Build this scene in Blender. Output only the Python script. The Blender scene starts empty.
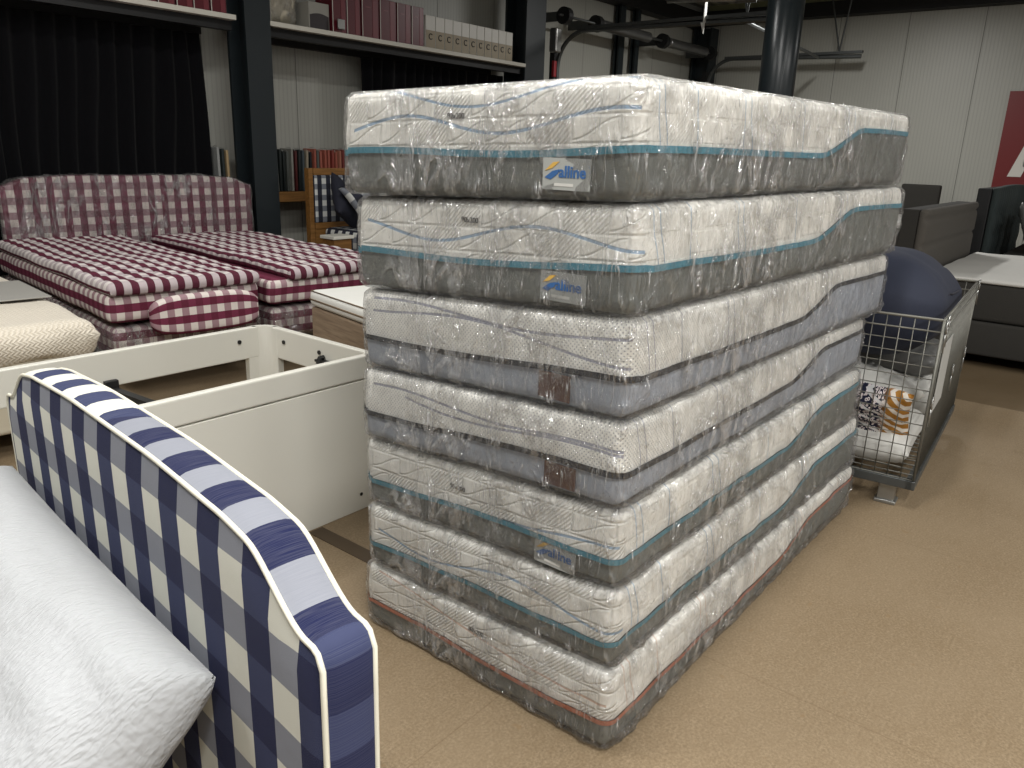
import bpy, math, random
from mathutils import Vector, Matrix, noise
random.seed(7)
PI = math.pi
COL = bpy.context.scene.collection
sin, cos, R = math.sin, math.cos, math.radians

# ------------------------------------------------------------------ objects
def tag(o, label=None, cat=None, group=None, kind=None):
    if label: o['label'] = label
    if cat: o['category'] = cat
    if group: o['group'] = group
    if kind: o['kind'] = kind
    return o
def empty(name, loc=(0, 0, 0), rz=0.0, rot=None):
    o = bpy.data.objects.new(name, None); COL.objects.link(o)
    o.location = loc; o.rotation_euler = rot if rot else (0, 0, rz); o.empty_display_size = .1
    return o
def mesh(name, vs, fs, mat, parent=None, uv=None, smooth=True, mats=None, midx=None):
    me = bpy.data.meshes.new(name); me.from_pydata([tuple(v) for v in vs], [], fs); me.update()
    if uv:
        L = me.uv_layers.new(name='UVMap')
        for p in me.polygons:
            for li in p.loop_indices:
                L.data[li].uv = uv(me.vertices[me.loops[li].vertex_index].co, p.normal, me.loops[li].vertex_index)
    for m in (mats or [mat]): me.materials.append(m)
    if midx:
        for i, p in enumerate(me.polygons): p.material_index = midx[i]
    if smooth: me.polygons.foreach_set('use_smooth', [True] * len(me.polygons))
    o = bpy.data.objects.new(name, me); COL.objects.link(o)
    if parent: o.parent = parent
    return o
def copy_tree(o, parent=None):
    c = o.copy(); COL.objects.link(c); c.parent = parent
    for ch in list(o.children): copy_tree(ch, c)
    return c
class MB:
    def __init__(s): s.v = []; s.f = []
    def add(s, vs, fs):
        b = len(s.v); s.v += [Vector(v) for v in vs]; s.f += [tuple(i + b for i in f) for f in fs]; return s
    def box(s, x0, x1, y0, y1, z0, z1, bev=0.0, M=None):
        if bev <= 0:
            vs = [(x, y, z) for z in (z0, z1) for y in (y0, y1) for x in (x0, x1)]
            fs = [(0, 2, 3, 1), (4, 5, 7, 6), (0, 1, 5, 4), (2, 6, 7, 3), (0, 4, 6, 2), (1, 3, 7, 5)]
        else:
            vs, fs = soft_grid((x0 + x1) / 2, (y0 + y1) / 2, (z0 + z1) / 2, x1 - x0, y1 - y0, z1 - z0, bev, None, 3)
        if M: vs = [M @ Vector(v) for v in vs]
        return s.add(vs, fs)
    def tube(s, pts, r, n=8, cap=True):
        pts = [Vector(p) for p in pts]; rings = []; vs = []; fs = []
        rs = r if isinstance(r, (list, tuple)) else [r] * len(pts)
        up = None
        for i, p in enumerate(pts):
            t = (pts[min(i + 1, len(pts) - 1)] - pts[max(i - 1, 0)]).normalized()
            if up is None:
                a = Vector((0, 0, 1)) if abs(t.z) < .9 else Vector((1, 0, 0)); up = (a - t * a.dot(t)).normalized()
            else: up = (up - t * up.dot(t)).normalized()
            b = t.cross(up)
            for k in range(n):
                an = 2 * PI * (k + .5) / n
                vs.append(p + (up * cos(an) + b * sin(an)) * rs[i])
        m = len(pts)
        for i in range(m - 1):
            for k in range(n):
                fs.append((i * n + k, i * n + (k + 1) % n, (i + 1) * n + (k + 1) % n, (i + 1) * n + k))
        if cap: fs.append(tuple(range(n))[::-1]); fs.append(tuple(range((m - 1) * n, m * n)))
        return s.add(vs, fs)
    def prism(s, poly, axis, a0, a1):
        # poly in the other two axes, extruded along axis
        def P(p, a):
            return {0: (a, p[0], p[1]), 1: (p[0], a, p[1]), 2: (p[0], p[1], a)}[axis]
        n = len(poly); vs = [P(p, a0) for p in poly] + [P(p, a1) for p in poly]
        fs = [tuple(range(n)), tuple(range(n, 2 * n))[::-1]] + [(i, i + n, (i + 1) % n + n, (i + 1) % n) for i in range(n)]
        return s.add(vs, fs)
    def build(s, name, mat, parent=None, uv=None, smooth=False):
        o = mesh(name, s.v, s.f, mat, parent, uv, smooth)
        return o
def axis_samples(L, r, res, seg):
    # positions along an axis from -L/2..L/2, dense in the rounded rims
    h = L / 2; r = min(r, h * .999); out = []
    for i in range(seg): out.append(-h + r * (1 - cos(PI / 2 * i / seg)))
    n = max(1, int(round((L - 2 * r) / res))) if res else 1
    for i in range(n + 1): out.append(-h + r + (L - 2 * r) * i / n)
    for i in range(seg - 1, -1, -1): out.append(h - r * (1 - cos(PI / 2 * i / seg)))
    return out
def soft_grid(cx, cy, cz, L, W, H, r, res=.05, seg=4):
    X = axis_samples(L, r, res, seg); Y = axis_samples(W, r, res, seg); Z = axis_samples(H, r, res, seg)
    nx, ny, nz = len(X) - 1, len(Y) - 1, len(Z) - 1
    idx = {}; vs = []; fs = []
    rr = min(r, L / 2, W / 2, H / 2) * .999
    def vid(i, j, k):
        if (i, j, k) in idx: return idx[(i, j, k)]
        p = Vector((X[i], Y[j], Z[k]))
        q = Vector((max(-L / 2 + rr, min(L / 2 - rr, p.x)), max(-W / 2 + rr, min(W / 2 - rr, p.y)), max(-H / 2 + rr, min(H / 2 - rr, p.z))))
        d = p - q
        if d.length > 1e-9: p = q + d.normalized() * rr
        idx[(i, j, k)] = len(vs); vs.append(p + Vector((cx, cy, cz))); return idx[(i, j, k)]
    for i in range(nx):
        for j in range(ny):
            fs.append((vid(i, j, 0), vid(i, j + 1, 0), vid(i + 1, j + 1, 0), vid(i + 1, j, 0)))
            fs.append((vid(i, j, nz), vid(i + 1, j, nz), vid(i + 1, j + 1, nz), vid(i, j + 1, nz)))
    for i in range(nx):
        for k in range(nz):
            fs.append((vid(i, 0, k), vid(i + 1, 0, k), vid(i + 1, 0, k + 1), vid(i, 0, k + 1)))
            fs.append((vid(i, ny, k), vid(i, ny, k + 1), vid(i + 1, ny, k + 1), vid(i + 1, ny, k)))
    for j in range(ny):
        for k in range(nz):
            fs.append((vid(0, j, k), vid(0, j, k + 1), vid(0, j + 1, k + 1), vid(0, j + 1, k)))
            fs.append((vid(nx, j, k), vid(nx, j + 1, k), vid(nx, j + 1, k + 1), vid(nx, j, k + 1)))
    return vs, fs
def box_uv(side_swap=False):
    def f(co, n, i):
        ax, ay, az = abs(n.x), abs(n.y), abs(n.z)
        if az >= ax and az >= ay: return (co.x, co.y)
        if ay >= ax: return (co.z, co.x) if side_swap else (co.x, co.z)
        return (co.z, co.y) if side_swap else (co.y, co.z)
    return f
def soft_box(name, x0, x1, y0, y1, z0, z1, r, mat, parent=None, res=.05, seg=4, deform=None, uv=None):
    vs, fs = soft_grid((x0 + x1) / 2, (y0 + y1) / 2, (z0 + z1) / 2, x1 - x0, y1 - y0, z1 - z0, r, res, seg)
    base = [v.copy() for v in vs]
    if deform: vs = [deform(v) for v in vs]
    g = uv or box_uv()
    return mesh(name, vs, fs, mat, parent, uv=lambda co, n, i: g(base[i], n, i))
def nz(x, y, z=0.0, s=1.0): return noise.noise(Vector((x * s, y * s, z * s)))
def lerp(a, b, t): return a + (b - a) * t
def sstep(a, b, x):
    t = max(0, min(1, (x - a) / (b - a))); return t * t * (3 - 2 * t)
def cushion(name, w, h, t, mat, parent=None, n=36, pinch=.06, wr=.012, seed=0, sag=0.0, pw=4):
    vs = []; fs = []; uvs = []; idx = [{}, {}]
    for sd in (0, 1):
        for i in range(n + 1):
            for j in range(n + 1):
                u = -1 + 2 * i / n; v = -1 + 2 * j / n
                edge = i in (0, n) or j in (0, n)
                if sd == 1 and edge: idx[1][(i, j)] = idx[0][(i, j)]; continue
                pr = max(0, (1 - abs(u) ** pw)) ** .55 * max(0, (1 - abs(v) ** pw)) ** .55
                x = u * w / 2 * (1 - pinch * (1 - v * v) ) ; y = v * h / 2 * (1 - pinch * (1 - u * u))
                k = nz(u * 2.3 + seed, v * 2.3, seed) + .5 * nz(u * 5 + seed, v * 5, seed)
                z = (t / 2) * pr * (1 if sd == 0 else -1) + (wr * k * (.4 + pr))
                fold = abs(nz(u * 3.1 - seed, v * 1.3 + seed, 3.3)); z += (wr * 1.2) * (fold - .2) * pr * (1 if sd == 0 else -.5)
                idx[sd][(i, j)] = len(vs); vs.append(Vector((x, y, z - sag * (u * u)))); uvs.append((u * w / 2, v * h / 2))
    for sd in (0, 1):
        for i in range(n):
            for j in range(n):
                q = [idx[sd][(i, j)], idx[sd][(i + 1, j)], idx[sd][(i + 1, j + 1)], idx[sd][(i, j + 1)]]
                fs.append(tuple(q if sd == 0 else q[::-1]))
    return mesh(name, vs, fs, mat, parent, uv=lambda co, nn, i: uvs[i])

# ------------------------------------------------------------------ materials
def srgb(r, g, b):
    f = lambda c: (c / 255 / 12.92) if c / 255 <= .04045 else ((c / 255 + .055) / 1.055) ** 2.4
    return (f(r), f(g), f(b), 1)
class NT:
    def __init__(s, name):
        s.m = bpy.data.materials.new(name); s.m.use_nodes = True; s.t = s.m.node_tree; s.t.nodes.clear()
        s.out = s.t.nodes.new('ShaderNodeOutputMaterial')
    def n(s, ty, **k):
        nd = s.t.nodes.new(ty)
        for a, b in k.items(): setattr(nd, a, b)
        return nd
    def set(s, sock, v):
        if isinstance(v, bpy.types.NodeSocket): s.t.links.new(v, sock)
        else: sock.default_value = v
    def m_(s, op, a, b=0.0, c=0.0, clamp=False):
        nd = s.n('ShaderNodeMath', operation=op, use_clamp=clamp)
        s.set(nd.inputs[0], a); s.set(nd.inputs[1], b)
        if op in ('MULTIPLY_ADD', 'COMPARE', 'WRAP', 'PINGPONG'): s.set(nd.inputs[2], c)
        return nd.outputs[0]
    def mix(s, f, a, b):
        nd = s.n('ShaderNodeMix', data_type='RGBA'); s.set(nd.inputs[0], f); s.set(nd.inputs[6], a); s.set(nd.inputs[7], b); return nd.outputs[2]
    def rng(s, v, a, b, c=0.0, d=1.0):
        nd = s.n('ShaderNodeMapRange'); nd.interpolation_type = 'SMOOTHSTEP'
        for i, q in enumerate((v, a, b, c, d)): s.set(nd.inputs[i], q)
        return nd.outputs[0]
    def uv(s):
        nd = s.n('ShaderNodeUVMap'); sp = s.n('ShaderNodeSeparateXYZ'); s.t.links.new(nd.outputs[0], sp.inputs[0]); return nd.outputs[0], sp.outputs[0], sp.outputs[1]
    def obj(s):
        nd = s.n('ShaderNodeTexCoord'); sp = s.n('ShaderNodeSeparateXYZ'); s.t.links.new(nd.outputs['Object'], sp.inputs[0]); return nd.outputs['Object'], sp.outputs
    def scale(s, vec, sc, rot=(0, 0, 0)):
        nd = s.n('ShaderNodeMapping'); s.set(nd.inputs[0], vec); nd.inputs['Scale'].default_value = sc; nd.inputs['Rotation'].default_value = rot; return nd.outputs[0]
    def noise(s, vec, sc, det=3, rough=.5, dist=0.0):
        nd = s.n('ShaderNodeTexNoise'); s.set(nd.inputs['Vector'], vec); nd.inputs['Scale'].default_value = sc
        nd.inputs['Detail'].default_value = det; nd.inputs['Roughness'].default_value = rough; nd.inputs['Distortion'].default_value = dist; return nd.outputs[0]
    def bump(s, h, strength=.5, dist=.01, normal=None):
        nd = s.n('ShaderNodeBump'); s.set(nd.inputs['Height'], h); nd.inputs['Strength'].default_value = strength; nd.inputs['Distance'].default_value = dist
        if normal: s.set(nd.inputs['Normal'], normal)
        return nd.outputs[0]
    def principled(s, col, rough=.6, metal=0.0, normal=None, spec=.5, sheen=0.0, coat=0.0):
        b = s.n('ShaderNodeBsdfPrincipled'); s.set(b.inputs['Base Color'], col); s.set(b.inputs['Roughness'], rough); s.set(b.inputs['Metallic'], metal)
        b.inputs['Specular IOR Level'].default_value = spec; b.inputs['Sheen Weight'].default_value = sheen; b.inputs['Coat Weight'].default_value = coat
        if normal: s.set(b.inputs['Normal'], normal)
        s.t.links.new(b.outputs[0], s.out.inputs[0]); return b
def plain(name, col, rough=.6, metal=0.0, var=.08, sc=8.0, bump=0.0, bsc=60.0, spec=.5, sheen=0.0, coat=0.0):
    k = NT(name); o, _ = k.obj()
    f = k.noise(o, sc, 3)
    c2 = tuple(c * (1 - var * 2) for c in col[:3]) + (1,)
    c = k.mix(f, c2, col)
    nm = k.bump(k.noise(o, bsc, 2), bump, .004) if bump else None
    k.principled(c, rough, metal, nm, spec, sheen, coat); return k.m
def gingham(name, cc, p, pu=0.0, pv=0.0, rough=.85, weave=True, duty=.5, tuft=None, sheen=0.0, pvv=None):
    # cc: dark (both), dark warp on white weft, white warp on dark weft, white
    k = NT(name); uvv, u, v = k.uv()
    a = k.m_('LESS_THAN', k.m_('FRACT', k.m_('ADD', k.m_('DIVIDE', u, p), pu + 100)), duty)
    b = k.m_('LESS_THAN', k.m_('FRACT', k.m_('ADD', k.m_('DIVIDE', v, pvv or p), pv + 100)), duty)
    c = k.mix(a, k.mix(b, cc[3], cc[2]), k.mix(b, cc[1], cc[0]))
    f = k.noise(k.scale(uvv, (700, 700, 1)), 1.0, 2)
    c = k.mix(k.rng(f, .35, .65, 0, .06), c, (.5, .5, .5, 1))
    h = k.m_('ADD', k.m_('MULTIPLY', f, .3), k.noise(uvv, 22, 2))
    k.principled(c, rough, 0, k.bump(h, .3, .004), .25, sheen); return k.m

def ticking(name, style, lines, u0):
    """quilted mattress cover; u = metres round the perimeter, v = metres above the mattress bottom"""
    k = NT(name); uvv, u, v = k.uv()
    white = srgb(235, 233, 226)
    wob = k.noise(uvv, 9, 2)
    if style == 'quilt':
        # offset block pattern: block seams, wavy ridges and diagonal hatching in alternate blocks
        cw, ch = .12, .056
        row = k.m_('FLOOR', k.m_('DIVIDE', v, ch)); odd = k.m_('MODULO', k.m_('ADD', row, 100), 2)
        uu = k.m_('ADD', k.m_('DIVIDE', u, cw), k.m_('MULTIPLY', odd, .42))
        cell = k.m_('FLOOR', uu); fu = k.m_('FRACT', k.m_('ADD', uu, 50)); fv = k.m_('FRACT', k.m_('DIVIDE', v, ch))
        eu = k.m_('MULTIPLY', k.m_('PINGPONG', fu, .5), cw); ev = k.m_('MULTIPLY', k.m_('PINGPONG', fv, .5), ch)
        g1 = k.rng(k.m_('MINIMUM', eu, ev), 0, .006)
        # S curve running through each block
        cv = k.m_('ADD', .5, k.m_('MULTIPLY', k.m_('SINE', k.m_('MULTIPLY', k.m_('SUBTRACT', fu, .5), PI)), .38))
        d = k.m_('ABSOLUTE', k.m_('MULTIPLY', k.m_('SUBTRACT', fv, cv), ch)); g2 = k.rng(d, 0, .005)
        typ = k.m_('MODULO', k.m_('ADD', k.m_('ADD', cell, k.m_('MULTIPLY', row, 2)), 300), 3)
        isH = k.m_('LESS_THAN', typ, .5)
        hat = k.m_('MULTIPLY', k.m_('ADD', k.m_('SINE', k.m_('MULTIPLY', k.m_('ADD', u, k.m_('MULTIPLY', v, -1.0)), 2 * PI / .0125)), 1), .45)
        isS = k.m_('GREATER_THAN', typ, 1.5)
        inner = k.m_('ADD', k.m_('MULTIPLY', isH, hat), k.m_('SUBTRACT', 1, isH))
        inner = k.m_('MULTIPLY', inner, k.m_('MAXIMUM', g2, k.m_('ADD', isH, k.m_('MULTIPLY', 0.0, isS))))
        longs = k.m_('GREATER_THAN', u, u0 - .005)
        inner = k.m_('MAXIMUM', inner, k.m_('MULTIPLY', longs, k.m_('SUBTRACT', 1, isH)))
        h = k.m_('MULTIPLY', g1, inner); h = k.m_('MAXIMUM', h, k.m_('MULTIPLY', longs, .55))
        h = k.m_('ADD', h, k.m_('MULTIPLY', wob, .6))
        col = k.mix(k.rng(h, 0, .7), srgb(222, 221, 215), white)
        st, ds = .55, .006
    else:
        p = .0115
        a = k.m_('SINE', k.m_('MULTIPLY', u, 2 * PI / p)); b = k.m_('SINE', k.m_('MULTIPLY', v, 2 * PI / p))
        dd = k.m_('MULTIPLY', a, b); dots = k.rng(dd, .35, .8)
        h = k.m_('SUBTRACT', k.m_('MULTIPLY', wob, .8), k.m_('MULTIPLY', dots, .5))
        col = k.mix(k.m_('MULTIPLY', dots, .8), white, srgb(150, 152, 155)); st, ds = .5, .004
    lc = srgb(128, 160, 190) if style == 'quilt' else srgb(138, 140, 156)
    if name.endswith('_7'): lc = srgb(205, 172, 152)
    for (c, A, lam, ph, ua, ub, w, slope) in lines:
        yy = k.m_('ADD', c, k.m_('MULTIPLY', k.m_('SINE', k.m_('ADD', k.m_('MULTIPLY', u, 2 * PI / lam), ph)), A))
        yy = k.m_('ADD', yy, k.m_('MULTIPLY', k.m_('SUBTRACT', u, ua), slope))
        dd = k.m_('ABSOLUTE', k.m_('SUBTRACT', v, yy))
        mk = k.m_('MULTIPLY', k.rng(dd, w * .55, w, 1, 0), k.m_('MULTIPLY', k.m_('GREATER_THAN', u, ua), k.m_('LESS_THAN', u, ub)))
        col = k.mix(k.m_('MULTIPLY', mk, .85), col, lc); h = k.m_('SUBTRACT', h, k.m_('MULTIPLY', mk, .4))
    for (off, amp) in ((.035, .010), (.065, .012), (.20, .008), (.46, .006), (.50, .012), (.86, .008), (1.25, .01), (1.31, .01), (1.75, .01)):
        xx = k.m_('ADD', u0 + off, k.m_('MULTIPLY', k.m_('SINE', k.m_('MULTIPLY', v, 22)), amp))
        mk = k.rng(k.m_('ABSOLUTE', k.m_('SUBTRACT', u, xx)), .0012, .0030, .75, 0)
        col = k.mix(mk, col, lc)
    k.principled(col, .8, 0, k.bump(h, st, ds), .3, .1); return k.m

def film(name, haze=.05, rough=.13, amt=1.0):
    """clear polythene: see-through, with glossy creases and highlights painted in as white streaks"""
    k = NT(name); o, sp = k.obj()
    w1 = k.noise(k.scale(o, (7, 7, 2.2), (R(24), R(18), 0)), 1.6, 4, .6, .9)
    w2 = k.noise(k.scale(o, (11, 11, 3.5), (R(-32), R(-20), R(10))), 2.2, 3, .55, .7)
    r1 = k.rng(k.m_('ABSOLUTE', k.m_('SUBTRACT', w1, .5)), 0, .07, 1, 0)
    r2 = k.rng(k.m_('ABSOLUTE', k.m_('SUBTRACT', w2, .5)), 0, .05, 1, 0)
    w3 = k.noise(k.scale(o, (24, 24, 9), (R(14), R(-22), 0)), 1.5, 3, .6, 1.2)
    r3 = k.rng(k.m_('ABSOLUTE', k.m_('SUBTRACT', w3, .5)), 0, .035, 1, 0)
    patch3 = k.rng(k.noise(o, 4.5, 2), .5, .62)
    r3 = k.m_('MULTIPLY', r3, patch3)
    patch = k.rng(k.noise(o, 2.6, 2), .42, .62)
    h = k.m_('ADD', k.m_('MULTIPLY', k.m_('MULTIPLY', r1, patch), .7), k.m_('MULTIPLY', r2, .4))
    h = k.m_('ADD', h, k.m_('MULTIPLY', k.noise(o, 14, 3), .9))
    h = k.m_('ADD', h, k.m_('MULTIPLY', r3, .3)); h = k.m_('ADD', h, k.m_('MULTIPLY', w3, .5))
    uvv, uu, vv = k.uv()
    def streak(rot, sx, sy, w, p0, p1, sc):
        q = k.noise(k.scale(uvv, (sx, sy, 1), (0, 0, R(rot))), 1.0, 2, .5, .25)
        q = k.rng(k.m_('ABSOLUTE', k.m_('SUBTRACT', q, .5)), 0, w, 1, 0)
        return k.m_('MULTIPLY', q, k.rng(k.noise(k.scale(uvv, (sc, sc, 1), (0, 0, R(rot))), 1.0, 2), p0, p1))
    st = k.m_('MAXIMUM', streak(24, 42, 3.2, .03, .50, .62, 5), streak(-30, 50, 3.8, .028, .53, .65, 6))
    st = k.m_('MAXIMUM', st, streak(5, 60, 5, .028, .55, .66, 7))
    r3 = k.m_('MAXIMUM', k.m_('MULTIPLY', r3, .5), st)
    h = k.m_('ADD', h, k.m_('MULTIPLY', st, .7))
    nm = k.bump(h, 1.0 * amt, .016)
    lw = k.n('ShaderNodeLayerWeight'); lw.inputs[0].default_value = .35; k.set(lw.inputs['Normal'], nm)
    fr = k.m_('ADD', k.m_('MULTIPLY', lw.outputs['Fresnel'], .55), .035, clamp=True)
    fr = k.m_('ADD', fr, k.m_('MULTIPLY', k.m_('MAXIMUM', k.m_('MULTIPLY', r1, patch), r3), .28), clamp=True)
    tr = k.n('ShaderNodeBsdfTransparent'); tr.inputs[0].default_value = (.97, .97, .97, 1)
    gl = k.n('ShaderNodeBsdfGlossy'); gl.inputs['Roughness'].default_value = rough; k.set(gl.inputs['Normal'], nm); gl.inputs['Color'].default_value = (1, 1, 1, 1)
    df = k.n('ShaderNodeBsdfDiffuse'); df.inputs[0].default_value = (.85, .85, .85, 1); k.set(df.inputs['Normal'], nm)
    m1 = k.n('ShaderNodeMixShader'); k.set(m1.inputs[0], fr); k.t.links.new(tr.outputs[0], m1.inputs[1]); k.t.links.new(gl.outputs[0], m1.inputs[2])
    m2 = k.n('ShaderNodeMixShader'); k.set(m2.inputs[0], k.m_('ADD', haze, k.m_('MULTIPLY', k.m_('MAXIMUM', k.m_('MULTIPLY', k.m_('MULTIPLY', r1, patch), .5), r3), .34)))  # white diffuse along creases and streaks paints in highlights
    k.t.links.new(m1.outputs[0], m2.inputs[1]); k.t.links.new(df.outputs[0], m2.inputs[2])
    k.t.links.new(m2.outputs[0], k.out.inputs[0]); return k.m

M = {}
M['film'] = film('clear_film', .035, .12)
M['film_far'] = film('clear_film_far', .02, .2)
M['base_grey'] = plain('grey_border_cloth', srgb(112, 115, 109), .85, bump=.3, bsc=300, var=.05)
M['base_lav'] = plain('pale_blue_grey_border', srgb(166, 172, 182), .85, bump=.3, bsc=300, var=.04)
M['teal'] = plain('teal_piping', srgb(66, 140, 160), .6, bump=.3, bsc=200)
M['black_pipe'] = plain('black_piping', srgb(22, 22, 28), .6, bump=.3, bsc=200)
M['orange'] = plain('orange_piping', srgb(190, 110, 80), .6, bump=.3, bsc=200)
M['leather'] = plain('brown_leather', srgb(92, 58, 42), .45, var=.2, sc=30)
M['tagcloth'] = plain('label_cloth', srgb(158, 160, 156), .5, var=.03)
M['tag_blue'] = plain('label_blue', srgb(50, 95, 150), .6)
M['tag_yellow'] = plain('label_yellow', srgb(205, 165, 80), .6)
M['ink'] = plain('black_print', srgb(30, 30, 34), .6)
M['white_paint'] = plain('white_paint', srgb(212, 210, 200), .32, var=.02, sc=3, spec=.5)
M['black_metal'] = plain('black_metal', srgb(14, 15, 17), .55, var=.1)
M['col_metal'] = plain('column_paint', srgb(22, 31, 35), .5, var=.08, sc=4)
M['beam'] = plain('beam_paint', srgb(12, 13, 14), .6)
M['steel'] = plain('galvanised_steel', srgb(165, 165, 162), .35, .85, var=.12, sc=20)
M['dull_steel'] = plain('dull_steel', srgb(95, 98, 98), .45, .7, var=.15, sc=20)
M['spring'] = plain('spring_steel', srgb(150, 150, 150), .3, .85)
M['wire'] = plain('wire_steel', srgb(118, 117, 110), .5, .6, var=.1, sc=20)
M['black_hole'] = plain('black_plug', srgb(20, 20, 20), .5)
M['curtain'] = plain('black_curtain', srgb(13, 13, 16), .95, bump=.2, bsc=150, sheen=.05, spec=.1)
M['shelf'] = plain('cream_shelf', srgb(204, 201, 190), .5, var=.03)
M['burg'] = plain('burgundy_card', srgb(86, 18, 30), .35, var=.08)
M['burg2'] = plain('burgundy_card_light', srgb(112, 46, 54), .35, var=.08)
M['cream_card'] = plain('cream_card', srgb(196, 194, 186), .4, var=.04)
M['beige_card'] = plain('beige_card', srgb(150, 138, 114), .5, var=.06)
M['greycard'] = plain('white_card', srgb(170, 170, 166), .6)
M['grey_card'] = plain('grey_card', srgb(150, 148, 140), .5, var=.06)
M['dark_card'] = plain('dark_card', srgb(48, 42, 44), .5, var=.06)
M['oak'] = None
M['pipe'] = plain('cream_piping', srgb(225, 222, 205), .6)
M['ivory'] = plain('ivory_base_cloth', srgb(196, 188, 168), .85, bump=.3, bsc=200)
M['paper'] = plain('grey_paper', srgb(160, 158, 152), .6, var=.03)
M['dkgrey'] = plain('dark_grey_upholstery', srgb(44, 42, 38), .9, bump=.4, bsc=180, var=.08)
M['taupe'] = plain('taupe_upholstery', srgb(78, 74, 68), .9, bump=.4, bsc=180, var=.06)
M['slate'] = plain('slate_upholstery', srgb(46, 56, 56), .85, bump=.3, bsc=180, var=.08)
M['sheet_white'] = plain('white_sheet', srgb(196, 195, 190), .85, bump=.25, bsc=40, var=.03)
M['topper_white'] = plain('white_topper_cloth', srgb(222, 222, 216), .85, bump=.4, bsc=25, var=.03)
M['navy'] = plain('navy_plush', srgb(30, 36, 54), .8, bump=.2, bsc=30, var=.12)
M['navy_cushion'] = plain('navy_cushion', srgb(26, 28, 42), .85, bump=.2, bsc=60)
M['greysatin'] = plain('grey_satin', srgb(110, 110, 108), .35, bump=.5, bsc=14, var=.1)
M['tan_fur'] = plain('tan_plush', srgb(186, 150, 110), .9, bump=.5, bsc=40, var=.25, sc=14)
M['rose'] = plain('dull_red_cloth', srgb(90, 36, 34), .9)
M['red_sign'] = plain('red_sign', srgb(110, 12, 14), .45, var=.03)
M['sign_white'] = plain('white_letter', srgb(215, 212, 204), .5, var=.02)
M['brown_pipe'] = plain('brown_piping', srgb(110, 92, 72), .7)

def wood(name, a, b, sc=(2, 30, 30), rough=.5):
    k = NT(name); o, _ = k.obj(); f = k.noise(k.scale(o, sc), 1.5, 4, .6, .6)
    k.principled(k.mix(k.rng(f, .3, .7), a, b), rough, 0, k.bump(f, .1, .003), .4); return k.m
M['oak'] = wood('oak_wood', srgb(112, 78, 38), srgb(138, 98, 52))
M['greyoak'] = wood('grey_brown_wood', srgb(128, 110, 92), srgb(156, 138, 116), (3, 3, 40))
M['beech'] = wood('pale_edge_wood', srgb(170, 152, 112), srgb(190, 172, 132))

def seersucker(name, col):
    k = NT(name); uvv, u, v = k.uv()
    a = k.noise(k.scale(uvv, (60, 210, 1)), 1.0, 1, .4, .2); b = k.noise(uvv, 9, 3)
    h = k.m_('ADD', k.m_('MULTIPLY', a, 1.6), k.m_('MULTIPLY', b, 2.0))
    k.principled(col, .8, 0, k.bump(h, .5, .006), .3, .15); return k.m
M['seersucker'] = seersucker('white_seersucker', srgb(172, 174, 176))
def zigzag(name):
    k = NT(name); uvv, u, v = k.uv()
    t = k.m_('PINGPONG', k.m_('DIVIDE', v, .03), .5)
    s = k.m_('SINE', k.m_('MULTIPLY', k.m_('ADD', k.m_('DIVIDE', u, .022), k.m_('MULTIPLY', t, 1.6)), 2 * PI))
    n = k.noise(uvv, 40, 2)
    h = k.m_('ADD', s, k.m_('MULTIPLY', n, 1.0))
    k.principled(k.mix(k.rng(s, -1, 1), srgb(208, 199, 182), srgb(220, 212, 197)), .85, 0, k.bump(h, .4, .006), .3, .2); return k.m
M['quilt'] = zigzag('cream_quilt')

NAVY = [srgb(17, 24, 62), srgb(44, 51, 84), srgb(128, 131, 140), srgb(205, 205, 194)]
BURG = [srgb(90, 8, 42), srgb(108, 30, 60), srgb(154, 124, 130), srgb(216, 207, 200)]
BURGT = [srgb(76, 8, 36), srgb(92, 14, 46), srgb(180, 168, 170), srgb(216, 209, 205)]
BLK = [srgb(18, 20, 34), srgb(30, 33, 50), srgb(120, 124, 132), srgb(205, 206, 202)]
M['navy_check'] = gingham('navy_check', NAVY, .15, 0.0, 0.0)
M['burg_check'] = gingham('burgundy_check', BURG, .112)
M['burg_top'] = gingham('burgundy_check_top', BURGT, .084)
M['burg_side'] = gingham('burgundy_check_side', BURG, .092, .15, 0.0, pvv=.084)
M['blk_check'] = gingham('black_check', BLK, .11)
M['blk_cush'] = gingham('black_check_cushion', BLK, .16, .2, .1)

def flowers(name):
    k = NT(name); uvv, u, v = k.uv()
    vo = k.n('ShaderNodeTexVoronoi'); k.set(vo.inputs['Vector'], k.scale(uvv, (15, 15, 1))); d = vo.outputs['Distance']
    ring = k.m_('LESS_THAN', d, .44); core = k.m_('LESS_THAN', d, .2)
    c = k.mix(ring, srgb(26, 28, 50), srgb(214, 204, 204)); c = k.mix(core, c, srgb(24, 24, 30))
    w = k.m_('GREATER_THAN', k.m_('SINE', k.m_('MULTIPLY', k.m_('ADD', u, k.m_('MULTIPLY', v, .5)), 110)), .72)
    c = k.mix(k.m_('MULTIPLY', w, k.m_('SUBTRACT', 1, ring)), c, srgb(200, 200, 200))
    o = k.rng(v, -.23, -.18, 1, 0); oc = k.mix(k.m_('GREATER_THAN', k.m_('SINE', k.m_('MULTIPLY', k.m_('ADD', u, v), 130)), .3), srgb(150, 104, 40), srgb(205, 198, 188))
    c = k.mix(o, c, oc)
    k.principled(c, .8, 0, None, .3); return k.m
M['flowers'] = flowers('patterned_cloth')

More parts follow.
